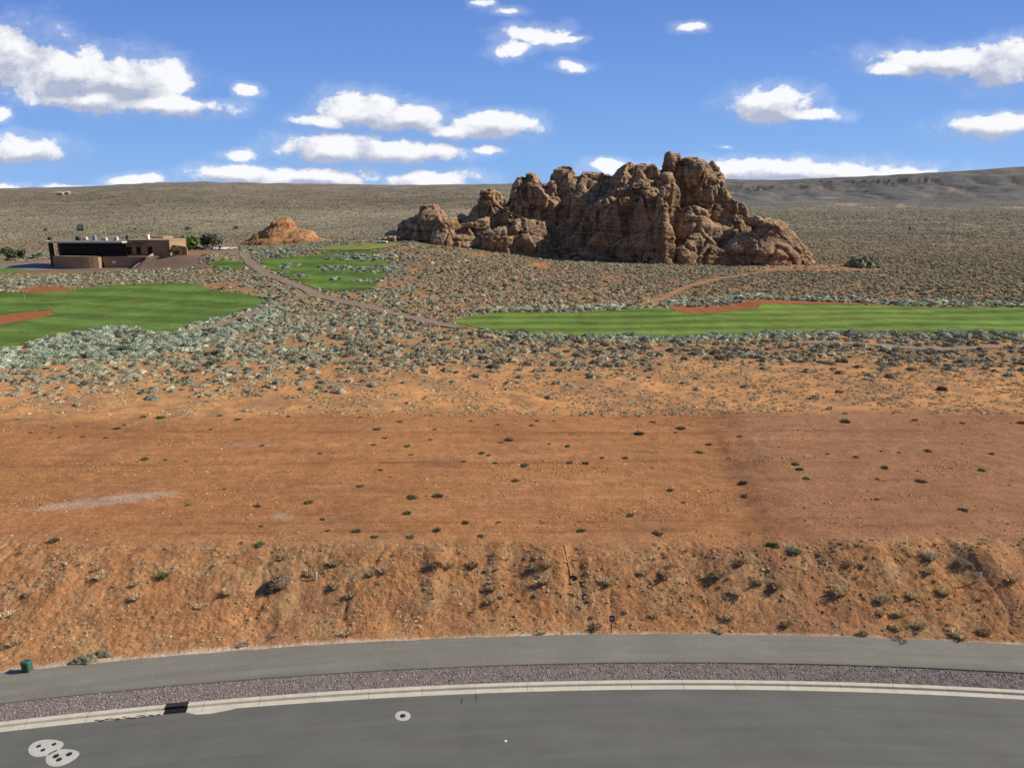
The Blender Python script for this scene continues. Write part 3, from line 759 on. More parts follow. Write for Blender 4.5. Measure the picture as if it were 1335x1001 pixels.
th_in = theta_of(230, 924)
inlet0, inlet1 = th_in - 0.60 / R_BACK, th_in + 0.60 / R_BACK
def kerb():
    V = []; Q = []; T = []
    prof = [(R_GUT - 0.02, -0.05), (R_GUT, 0.012), (R_FACE - 0.02, 0.004), (R_FACE, 0.02), (R_FACE + 0.035, 0.125), (R_FACE + 0.06, 0.145), (R_BACK - 0.02, 0.15), (R_BACK, 0.14), (R_BACK, -0.05)]
    seg = 3.05 / R_BACK; th = theta_of(755, 893) - 26 * seg
    while th < TH1:
        parts = [(th, th + seg)]
        if th < inlet1 and th + seg > inlet0:
            parts = [p for p in ((th, inlet0), (inlet1, th + seg)) if p[1] - p[0] > 0.0004]
        for a0, a1 in parts:
            a0 += 0.007 / R_BACK; a1 -= 0.007 / R_BACK
            n = 5; b = len(V)
            for a in np.linspace(a0, a1, n):
                for r, z in prof:
                    x, y = pol(r, a); V.append((x, y, z))
            k = len(prof)
            for i in range(n - 1):
                for j in range(k - 1):
                    Q.append((b + i * k + j, b + (i + 1) * k + j, b + (i + 1) * k + j + 1, b + i * k + j + 1))
        th += seg
    link("kerb", mesh_np("kerb", V, quads=Q), M['concrete'], kind="structure")
kerb()
arc_sheet("kerb_joint_bed", [(R_GUT + 0.02, -0.02), (R_FACE, -0.015), (R_FACE + 0.07, 0.10), (R_BACK - 0.03, 0.10)], simple("dark_joint_grit", (0.06, 0.05, 0.042), 0.95, 0.05), 0, 500)  # dark bed under the gaps between kerb segments

# ------------------------------------------------------------------ storm drain in the kerb
def arc_local(th, r=R_FACE):
    x, y = pol(r, th); return (x, y, 0.0), -th
loc, rz = arc_local(th_in)
sd = thing("storm_drain", "dark kerb inlet opening in the pale kerb beside the gravel strip", "storm drain", loc, rz)
MB().box(-0.60, 0.60, 0.02, 0.36, 0.145, 0.175, 0.02).build("hood", M['iron'], sd)
b = MB(); b.box(-0.60, 0.60, 0.28, 0.32, -0.4, 0.145).box(-0.60, -0.55, 0.0, 0.28, -0.4, 0.145).box(0.55, 0.60, 0.0, 0.28, -0.4, 0.145); b.build("throat", M['black'], sd)
g = MB()
g.box(-0.56, 0.56, -0.24, -0.21, 0.006, 0.03).box(-0.56, 0.56, -0.04, 0.0, 0.006, 0.03)
for i in range(11): g.box(-0.55 + i * 0.105, -0.52 + i * 0.105, -0.21, -0.04, 0.004, 0.028)
g.build("grate", M['iron'], sd)
MB().box(-0.58, 0.58, -0.25, 0.0, -0.03, 0.0055).build("basin", M['black'], sd)
MB().tube([(0.12, 0.05, 0.03), (0.33, 0.1, 0.05), (0.52, 0.06, 0.09)], 0.03, 6).build("pipe_end", M['silver'], sd)
# apron where the gutter widens to the inlet
ap = [(0.72, -0.40), (1.2, -0.62), (2.0, -0.66), (2.9, -0.50), (3.3, -0.40), (3.3, -0.385), (0.72, -0.385)]
V = MB().prism([(x, y) for x, y in ap], -0.02, 0.010); loc2 = loc
link("gutter_apron", V.mesh("gutter_apron"), M['concrete'], kind="structure", loc=loc, rotz=rz)
# silt washed along the gutter left of the inlet
sv = []; sf = []
for k in range(16):
    a = th_in - (0.9 + k * 0.21 + rng.uniform(-.08, .08)) / R_FACE; r = R_GUT + rng.uniform(-0.03, 0.12); L = rng.uniform(.12, .3)
    m = 9; b0 = len(sv); x0, y0 = pol(r, a)
    sv.append((x0, y0, 0.035))
    for i in range(m):
        t = 2 * math.pi * i / m; q = rng.uniform(.6, 1.2)
        dx = math.cos(t) * L * q; dy = math.sin(t) * 0.07 * q
        sv.append((x0 + dx * math.cos(a) + dy * math.sin(a), y0 - dx * math.sin(a) + dy * math.cos(a), 0.005))
    for i in range(m): sf.append((b0, b0 + 1 + i, b0 + 1 + (i + 1) % m))
me = bpy.data.meshes.new("silt"); me.from_pydata([tuple(map(float, v)) for v in sv], [], sf)
link("silt", me, simple("dark_silt", (0.07, 0.05, 0.035), 1.0, 0.05, 0, 0.3, 8), kind="stuff", label="dark silt and leaves washed along the gutter left of the kerb inlet")

# ------------------------------------------------------------------ collars and lids in the road
def gpt(px, py, z=0.0):
    dx, dy, dz = ray(px, py); t = (z - CAM[2]) / dz
    return float(dx * t), float(dy * t)
def collar(name, label, outline_px, lids, cat, lidname):
    pts = [gpt(*q) for q in outline_px]
    line = np.asarray(pts + pts[:1]); cx, cy = np.mean(pts, 0)
    for _ in range(2): 
        q = []
        for i in range(len(pts)):
            a = np.asarray(pts[i]); b_ = np.asarray(pts[(i + 1) % len(pts)]); q += [a * .75 + b_ * .25, a * .25 + b_ * .75]
        pts = q
    t = thing(name, label, cat, (float(cx), float(cy), 0.0))
    MB().prism([(p[0] - cx, p[1] - cy) for p in pts], -0.03, 0.012).build("concrete_collar", M['collar'], t)
    MB().prism([((p[0] - cx) * .86, (p[1] - cy) * .86) for p in pts], 0.0, 0.018).build("rim", M['collar'], t)
    for (px, py, r) in lids:
        lx, ly = gpt(px, py)
        m = MB(); n = 20
        m.prism([(lx - cx + r * math.cos(2 * math.pi * i / n), ly - cy + r * math.sin(2 * math.pi * i / n)) for i in range(n)], 0.0, 0.026, 0.008)
        m.box(lx - cx - r * .5, lx - cx + r * .5, ly - cy - 0.015, ly - cy + 0.015, 0.022, 0.032)
        m.build(lidname, M['iron'], t)
def ell(cx, cy, rx, ry, n=14, tilt=0.0, egg=0.0):
    out = []
    for i in range(n):
        t = 2 * math.pi * i / n; a = rx * math.cos(t); b_ = ry * math.sin(t) * (1 - egg * math.cos(t))
        out.append((cx + a * math.cos(tilt) - b_ * math.sin(tilt), cy + a * math.sin(tilt) + b_ * math.cos(tilt)))
    return out
collar("valve_box", "pale concrete pad with three dark lids in the road, nearer the kerb", ell(60, 974, 24, 10.5, 14, -0.22, 0.30), [(50.5, 972.5, 0.115), (70.5, 970, 0.115), (56, 977.5, 0.115)], "valve pad", "valve_lid")
collar("valve_box", "pale concrete pad with three dark lids in the road, farther from the kerb", ell(81.5, 986.5, 23, 10.5, 14, -0.24, 0.30), [(73, 985.5, 0.15), (90, 983, 0.15), (77, 990, 0.14)], "valve pad", "valve_lid")
collar("manhole", "round pale concrete collar with one dark lid alone in the road", ell(525, 933, 10.3, 6.6, 18), [(525, 933, 0.16)], "manhole", "manhole_lid")
# small litter and crack marks on the road
x, y = gpt(658.5, 966); m = MB(); m.add([(-.10, -.05, .012), (.06, -.09, .03), (.12, .05, .012), (.0, .04, .07), (-.08, .10, .02)], [(0, 1, 3), (1, 2, 3), (3, 2, 4), (0, 3, 4)])
link("paper_scrap", m.mesh("paper_scrap"), M['white'], label="crumpled white scrap of litter on the grey road", cat="litter", loc=(x, y, 0))
for i, (px, py, L) in enumerate(((602, 913.5, .22), (620.5, 908.5, .30))):
    x, y = gpt(px, py); m = MB(); m.tube([(0, -L, .012), (.02, 0, .016), (0, L, .010)], .011, 5)
    link("twig", m.mesh("twig"), M['rust'], label=("short dark twig on the road, left of two near the kerb" if i == 0 else "slightly longer dark twig on the road, right of two near the kerb"), cat="twig", group="dark twigs on the road by the kerb", loc=(x, y, 0))

# ------------------------------------------------------------------ sandstone
def sup_ell(cx, cy, cz, rx, ry, rz, p=2.5, nu=40, nv=24, seed=0, planes=9):
    """a boulder with planar faces: the unit ball cut by planes, stretched"""
    r = np.random.default_rng(1000 + seed)
    u = np.linspace(0, 2 * np.pi, nu, endpoint=False); v = np.linspace(-np.pi / 2, np.pi / 2, nv)
    U, Vv = np.meshgrid(u, v, indexing='ij')
    d = np.stack([np.cos(Vv) * np.cos(U), np.cos(Vv) * np.sin(U), np.sin(Vv)], -1)
    k = (np.abs(d) ** p).sum(-1) ** (-1 / p)
    for q in range(planes):
        nrm = r.normal(0, 1, 3); nrm[2] = abs(nrm[2]) * .8; nrm /= np.linalg.norm(nrm)
        dd = r.uniform(.80, .98); c = d @ nrm
        k = np.where(c > 0.05, np.minimum(k, dd / np.maximum(c, .05)), k)
    top = k[:, -1].mean(); 
    q = d * k[..., None] * np.array([rx * 1.08, ry * 1.05, rz / max(top, .6)]) + np.array([cx, cy, cz])
    idx = np.arange(nu * nv).reshape(nu, nv); j = np.roll(idx, -1, 0)
    quads = np.stack([idx[:, :-1], j[:, :-1], j[:, 1:], idx[:, 1:]], -1).reshape(-1, 4)
    return q.reshape(-1, 3), quads

def rock_mass(name, domes, voxel, label, cat, amp=1.0, flute=1.0, planes=9, mat='rock'):
    V = []; Q = []; b = 0
    for i, (pc, top, hw, Y, ry, p, base) in enumerate(domes):
        x, zt = at(pc, top, Y); x = float(x); zt = float(zt)
        dep = Y * CP + 12 * SP * 0.5; rx = hw / F * dep
        zc = float(terrain(np.array([x]), np.array([Y]), False)[0]) - 2.0
        if base is not None: zc = max(zc, float(at(pc, base, Y)[1]))
        v, q = sup_ell(x, Y, zc, rx, ry, max(zt - zc, 1.0), p, seed=i, planes=planes if p > 2.15 else 3)
        V.append(v); Q.append(q + b); b += len(v)
    me = mesh_np("tmp_rock", np.concatenate(V), quads=np.concatenate(Q))
    o = bpy.data.objects.new("tmp_rock", me); COL.objects.link(o)
    md = o.modifiers.new("r", 'REMESH'); md.mode = 'VOXEL'; md.voxel_size = voxel; md.adaptivity = 0
    dg = bpy.context.evaluated_depsgraph_get()
    out = bpy.data.meshes.new_from_object(o.evaluated_get(dg))
    bpy.data.objects.remove(o); bpy.data.meshes.remove(me)
    n = len(out.vertices); co = np.empty(n * 3, np.float32); out.vertices.foreach_get("co", co); co = co.reshape(-1, 3).astype(float)
    def normals():
        out.vertices.foreach_set("co", co.astype(np.float32).ravel()); out.update()
        nn = np.empty(n * 3, np.float32); out.vertex_normals.foreach_get("vector", nn); return nn.reshape(-1, 3).astype(float)
    nr = normals(); x, y, z = co.T
    hor = nr.copy(); hor[:, 2] = 0; steep = 1 - np.clip(nr[:, 2], 0, 1)
    # big joints and bulges
    d = 0.8 * fb3(x / 16, y / 16, z / 12, 2, 301)
    crease = 1 - np.abs(fb3(x / 9, y / 9, z / 16, 3, 305)); d = d - 1.1 * np.clip(crease - 0.84, 0, 1) / 0.16
    co = co + nr * (amp * d)[:, None]
    # joint blocks: flat-faced slabs parted by cracks
    nr = normals(); x, y, z = co.T
    pr_ = np.random.default_rng(9); best = np.full(n, 1e9); sec = np.full(n, 1e9); lev = np.zeros(n)
    lo, hi = co.min(0), co.max(0); seeds = np.c_[pr_.uniform(lo[0], hi[0], 420), pr_.uniform(lo[1], hi[1], 420), pr_.uniform(lo[2], hi[2], 420)]; sl = pr_.uniform(-1, 1, 420)
    wx = x + 1.5 * n3(x / 5, y / 5, z / 5, 351); wz = (z + 1.5 * n3(x / 5, y / 5, z / 5, 353)) * 0.7
    for k in range(420):
        dd = np.sqrt((wx - seeds[k, 0]) ** 2 + (y - seeds[k, 1]) ** 2 + (wz - seeds[k, 2] * .7) ** 2)
        m = dd < best; sec = np.where(m, best, np.minimum(sec, dd)); lev = np.where(m, sl[k], lev); best = np.where(m, dd, best)
    edge = np.clip((sec - best) / 1.3, 0, 1)
    co = co + nr * (amp * (0.42 * lev * edge - 0.60 * (1 - edge) ** 2))[:, None]
    nr = normals(); x, y, z = co.T; hor = nr.copy(); hor[:, 2] *= 0.15; steep = 1 - np.clip(nr[:, 2], 0, 1)
    zb = np.percentile(z, 2); hgt = np.clip((z - zb) / 34.0, 0, 1); co[:, 1] -= amp * np.where(co[:, 1] < np.median(co[:, 1]), 13.0, 3.0) * (1 - hgt) ** 1.3; x, y, z = co.T
    # vertical flutes
    fl = 1 - np.abs(n3(x / 3.4 + 0.5 * n3(x / 9, y / 9, z / 9, 312), y / 3.4, z / 22, 311))
    fl2 = 1 - np.abs(n3(x / 1.5, y / 1.5, z / 9, 315))
    fm = ss(-0.15, 0.4, fb3(x / 16, y / 16, z / 16, 2, 318)); d = -(1.1 * fl ** 3 * fm + 0.25 * fl2 ** 3) * steep * flute
    # bedding ledges
    zz = z + 1.6 * fb3(x / 22, y / 22, z / 22, 3, 321) + 0.06 * x
    lay = np.round((zz / 2.1)) ; led = 1.5 * n3(lay * 0.73, lay * 1.31, lay * 0.17 + x / 40, 325)
    fine = n3(zz / 0.8, x / 30, y / 30, 327)
    d2 = (0.38 * led + 0.20 * fine) * steep
    co = co + hor * ((d + d2) * amp)[:, None]
    nr = normals(); x, y, z = co.T
    up = np.clip((nr[:, 2] - .35) / .5, 0, 1); d = 0.75 * up * np.abs(fb3(x / 3.2, y / 3.2, z / 3.2, 3, 341)) + 0.20 * fb3(x / 2.6, y / 2.6, z / 1.6, 5, 331, 0.55)
    kn = 1 - np.abs(fb3(x / 1.9, y / 1.9, z / 1.4, 2, 335)); d = d - 0.22 * np.clip(kn - 0.8, 0, 1) / 0.20
    co = co + nr * (amp * d)[:, None]
    normals()
    for pl in out.polygons: pass
    out.polygons.foreach_set("use_smooth", np.ones(len(out.polygons), bool))
    out.name = name
    o = link(name, out, M[mat], label=label, cat=cat)
    return o

BIG = [
 # px, top row, half width px, Y, depth radius m, exponent, base row (None: ground)
 (520, 303, 24, 320, 8, 2.2, None), (541, 283, 26, 322, 9, 2.2, None), (561, 266.5, 17, 324, 7, 2.6, 296), (563, 270, 30, 324, 11, 2.4, None),
 (583, 283, 20, 318, 8, 2.3, None), (577, 299, 24, 312, 7, 2.4, None), (601, 283, 17, 322, 8, 2.3, None),
 (640, 246.5, 19, 326, 7, 3.0, 276), (641, 262, 27, 326, 10, 2.5, None), (616, 272, 20, 326, 9, 2.4, None), (662, 268, 15, 320, 7, 2.4, None),
 (632, 285, 36, 320, 11, 2.6, None), (655, 293, 42, 314, 10, 2.6, None), (610, 304, 30, 312, 8, 2.4, None), (690, 288, 40, 316, 12, 2.4, None),
 (691, 226, 17, 332, 8, 2.5, 262), (688, 238, 29, 332, 12, 2.4, None), (680, 262, 26, 326, 10, 2.3, None), (710, 247, 24, 326, 10, 2.3, None),
 (734, 218.5, 20, 334, 9, 2.4, 255), (744, 228, 24, 332, 11, 2.5, None), (722, 238, 20, 330, 10, 2.4, None),
 (770, 224, 24, 332, 10, 2.6, 262), (786, 223, 26, 330, 11, 2.4, None), (758, 244, 34, 326, 12, 2.5, None),
 (814, 215, 23, 326, 10, 2.8, 258), (838, 212.5, 20, 326, 10, 2.6, 255), (824, 228, 40, 322, 13, 2.6, None), (853, 213, 11, 326, 7, 2.6, 240),
 (874, 196, 12, 330, 7, 2.1, 222), (884, 199, 22, 329, 10, 2.2, None), (896, 203, 30, 328, 13, 2.3, None), (905, 204, 22, 328, 11, 2.1, 238), (916, 212, 28, 327, 13, 2.1, None),
 (930, 230, 32, 324, 12, 2.3, None), (944, 248, 30, 322, 11, 2.3, None), (954, 266, 28, 320, 10, 2.3, None), (962, 284, 24, 316, 9, 2.3, None), (922, 222, 28, 328, 11, 2.3, None), (868, 226, 24, 320, 10, 2.6, None),
 # the broad front wall that stands in shade, running nearer towards the right
 (706, 296, 30, 326, 8, 2.6, None), (730, 286, 32, 324, 9, 2.6, None), (752, 274, 34, 321, 9, 2.7, None), (776, 264, 34, 317, 9, 2.8, None), (800, 256, 34, 313, 9, 2.8, None), (824, 249, 32, 309, 9, 2.8, None), (846, 244, 26, 305, 8, 2.8, None), (864, 241, 13, 301, 6, 2.6, None),
 (720, 312, 34, 318, 7, 2.4, None), (760, 306, 40, 313, 7, 2.4, None), (800, 304, 40, 307, 7, 2.4, None), (838, 302, 34, 301, 7, 2.4, None), (866, 290, 14, 297, 5, 2.4, None), (690, 318, 30, 320, 6, 2.4, None), (780, 326, 50, 305, 6, 2.3, None), (850, 326, 24, 297, 5, 2.3, None),
 # apron of slick rock below the peak
 (905, 268, 34, 313, 11, 2.2, None), (930, 290, 40, 310, 11, 2.2, None), (915, 305, 34, 302, 8, 2.3, None), (898, 318, 26, 299, 6, 2.5, None), (936, 322, 24, 299, 6, 2.4, None),
 # right hand knob
 (984, 282, 13, 304, 6, 2.4, 290), (1004, 284, 22, 305, 8, 2.2, 298), (998, 286, 40, 304, 11, 2.0, None), (1016, 297, 36, 304, 11, 2.0, None), (980, 300, 40, 302, 10, 2.1, None), (1002, 312, 50, 299, 10, 2.0, None), (1034, 320, 26, 303, 9, 2.0, None), (962, 310, 28, 301, 7, 2.2, None), (1048, 338, 18, 303, 7, 2.0, None),
]
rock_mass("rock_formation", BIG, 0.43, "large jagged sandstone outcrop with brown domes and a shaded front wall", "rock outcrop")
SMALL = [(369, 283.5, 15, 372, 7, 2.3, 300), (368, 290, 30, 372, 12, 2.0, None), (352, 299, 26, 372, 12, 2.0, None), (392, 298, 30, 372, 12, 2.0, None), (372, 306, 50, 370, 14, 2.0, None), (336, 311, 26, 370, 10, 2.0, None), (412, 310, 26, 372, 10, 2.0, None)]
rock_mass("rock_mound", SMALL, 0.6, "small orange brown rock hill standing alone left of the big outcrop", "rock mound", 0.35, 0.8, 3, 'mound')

# ------------------------------------------------------------------ plant shapes (vertices, triangles, tint)
def lump(seed, nu, nr, flat=0.8, rough=0.3, dark=0.85):
    r = np.random.default_rng(seed); V = [(0, 0, flat)]; 
    for k in range(1, nr + 1):
        ph = k / nr * math.pi * 0.55
        for i in range(nu):
            a = 2 * math.pi * (i + 0.5 * (k % 2)) / nu; q = 1 + r.uniform(-rough, rough)
            V.append((math.sin(ph) * math.cos(a) * q, math.sin(ph) * math.sin(a) * q, max(-0.1, math.cos(ph)) * flat * (1 + r.uniform(-rough, rough))))
    T = [(0, 1 + i, 1 + (i + 1) % nu) for i in range(nu)]
    for k in range(nr - 1):
        for i in range(nu):
            a, b = 1 + k * nu + i, 1 + k * nu + (i + 1) % nu; c, d = a + nu, b + nu
            T += [(a, c, b), (b, c, d)]
    V = np.asarray(V); tint = np.ones((len(V), 3)) * r.uniform(0.75, 1.15, (len(V), 1)) * dark
    return V, np.asarray(T), tint

def spikes(seed, n, R, L, w, flat=0.8, zmin=-0.05, tmin=0.8, tmax=1.25, up=0.35):
    r = np.random.default_rng(seed); V = []; T = []; C = []
    for i in range(n):
        a = r.uniform(0, 2 * math.pi); cz = r.uniform(zmin, 1); s = math.sqrt(max(0, 1 - cz * cz))
        d = np.array([s * math.cos(a), s * math.sin(a), cz]); rr = R * r.uniform(0.72, 1.08)
        p = d * rr * np.array([1, 1, flat]); dirn = d * np.array([1, 1, flat]) + np.array([r.normal(0, .35), r.normal(0, .35), up + r.normal(0, .3)]); dirn /= np.linalg.norm(dirn)
        sd = np.cross(dirn, r.normal(0, 1, 3)); sd /= np.linalg.norm(sd) + 1e-9
        l = L * r.uniform(0.6, 1.3); ww = w * r.uniform(0.7, 1.3); c = r.uniform(tmin, tmax)
        b = len(V); V += [p - sd * ww - dirn * l * .3, p + sd * ww - dirn * l * .3, p + dirn * l + sd * ww * .5, p + dirn * l * .95 - sd * ww * .5]
        T += [(b, b + 1, b + 2), (b, b + 2, b + 3)]; C += [c * .85, c * .85, c, c]
    return np.asarray(V), np.asarray(T), np.repeat(np.asarray(C)[:, None], 3, 1)

def join(*parts):
    V = []; T = []; C = []; b = 0
    for v, t, c in parts: V.append(v); T.append(t + b); C.append(c); b += len(v)
    return np.concatenate(V), np.concatenate(T), np.concatenate(C)

def sprawl(p, seed, k=0.25):
    """uneven outline: several offset domes make one shrub"""
    r = np.random.default_rng(seed); v, t, c = p; v = v.copy()
    a = np.arctan2(v[:, 1], v[:, 0]); ph = r.uniform(0, 6.3, 3)
    f = 1 + k * (0.6 * np.sin(2 * a + ph[0]) + 0.4 * np.sin(3 * a + ph[1]) + 0.4 * np.sin(5 * a + ph[2]))
    v[:, 0] *= f; v[:, 1] *= f; v[:, 2] *= 1 + 0.6 * (f - 1); return v, t, c

def sage(seed, n=150):
    r = np.random.default_rng(seed); parts = []
    for k in range(r.integers(3, 6)):
        off = np.array([r.normal(0, .38), r.normal(0, .38), r.uniform(-.1, .08)]) if k else np.zeros(3); R = r.uniform(.42, .72) if k else 0.78
        v, t, c = join(lump(seed * 7 + k, 9, 3, .78, .22, .80), spikes(seed * 9 + k, int(n * R * 1.9), .97, .20, .045, .82, -.05, .75, 1.35))
        parts.append((v * R + off, t, c))
    v, t, c = join(*parts); v[:, 2] = np.maximum(v[:, 2], -.12); return v, t, c

def grass(seed, n=190, spread=0.75, core=.42):
    r = np.random.default_rng(seed); V = []; T = []; C = []
    for i in range(n):
        a = r.uniform(0, 6.3); rb = .62 * math.sqrt(r.uniform(0, 1)); b0 = np.array([rb * math.cos(a), rb * math.sin(a), r.uniform(-.05, .25) * (1 - rb)])
        aa = a + r.normal(0, .7); lean = rb * r.uniform(.3, 1.0) + r.normal(0, .10)
        tip = b0 + np.array([math.cos(aa) * lean, math.sin(aa) * lean, r.uniform(.35, .75) * (1.1 - .6 * rb)])
        mid = (b0 + tip) / 2 + np.array([0, 0, .07]); sd = r.normal(0, 1, 3); sd -= sd[2] * .6 * np.array([0, 0, 1]); sd *= r.uniform(.018, .045) / np.linalg.norm(sd)
        c = r.uniform(.65, 1.3); b = len(V); V += [b0 - sd, b0 + sd, mid + sd, mid - sd, tip]; T += [(b, b + 1, b + 2), (b, b + 2, b + 3), (b + 3, b + 2, b + 4)]; C += [c * .75, c * .75, c, c, c * 1.1]
    k = lump(seed + 50, 9, 3, .66, .28, .92)
    return join((np.asarray(V), np.asarray(T), np.repeat(np.asarray(C)[:, None], 3, 1)), (k[0] * core, k[1], k[2]))

def weed(seed):
    k = lump(seed, 9, 2, .40, .25, .62)
    return sprawl(join((k[0] * .8, k[1], k[2]), spikes(seed + 3, 230, .86, .26, .042, .46, -.02, .75, 1.5, .35)), seed)

P_SAGE = [sprawl(sage(40 + i), 40 + i, .18) for i in range(8)]
P_GRASS = [sprawl(grass(80 + i), 80 + i, .25) for i in range(6)]
P_WEED = [weed(100 + i) for i in range(6)]
L1 = [sprawl(join(lump(120 + i, 8, 3, .78, .30, .85), spikes(140 + i, 64, .97, .22, .07, .82, -.05, .75, 1.35)), 120 + i, .28) for i in range(8)]
L2 = [sprawl(join(lump(160 + i, 6, 2, .8, .32), spikes(180 + i, 12, .95, .25, .13, .82)), 160 + i, .28) for i in range(8)]
L3 = [sprawl(lump(200 + i, 5, 2, .75, .35), 200 + i, .3) for i in range(6)]
GL = [grass(220 + i, 30, .8, .5) for i in range(5)]

def merged(protos, pick, pos, scl, squash, ang, col):
    V = []; T = []; C = []; b = 0
    for k, (v, t, c) in enumerate(protos):
        m = np.nonzero(pick == k)[0]
        if not len(m): continue
        ca, sa = np.cos(ang[m])[:, None], np.sin(ang[m])[:, None]; s = scl[m][:, None]
        X = (v[None, :, 0] * ca - v[None, :, 1] * sa) * s + pos[m, 0][:, None]
        Y = (v[None, :, 0] * sa + v[None, :, 1] * ca) * s + pos[m, 1][:, None]
        Z = v[None, :, 2] * s * squash[m][:, None] + pos[m, 2][:, None]
        V.append(np.stack([X, Y, Z], -1).reshape(-1, 3).astype(np.float32))
        T.append((t[None] + (np.arange(len(m)) * len(v))[:, None, None] + b).reshape(-1, 3)); b += len(m) * len(v)
        C.append((col[m][:, None, :] * c[None]).reshape(-1, 3).astype(np.float32))
    return np.concatenate(V), np.concatenate(T), np.concatenate(C)

# ------------------------------------------------------------------ where the scrub grows
TEAL = [(-60, 470), (-60, 462), (0, 456), (70, 434), (150, 419), (215, 430), (300, 412), (345, 397), (384, 393), (378, 402), (330, 428), (250, 455), (180, 466), (60, 478), (-60, 492)]
TEAL2 = [(395, 318), (430, 335), (505, 338), (530, 350), (545, 372), (520, 392), (470, 388), (430, 380), (475, 378), (505, 362), (512, 345), (470, 345)]
CLUMPS = [(365, 330, 34, 4.5), (470, 336, 46, 5), (376, 347, 15, 3.5), (440, 350, 28, 4), (492, 352, 30, 5), (392, 360, 11, 2.5), (365, 356, 12, 2), (478, 367, 20, 3.5), (440, 364, 7, 2), (305, 350, 16, 2)]
tx = [hit(np.array([p[0] for p in CLUMPS]), np.array([p[1] for p in CLUMPS]))]

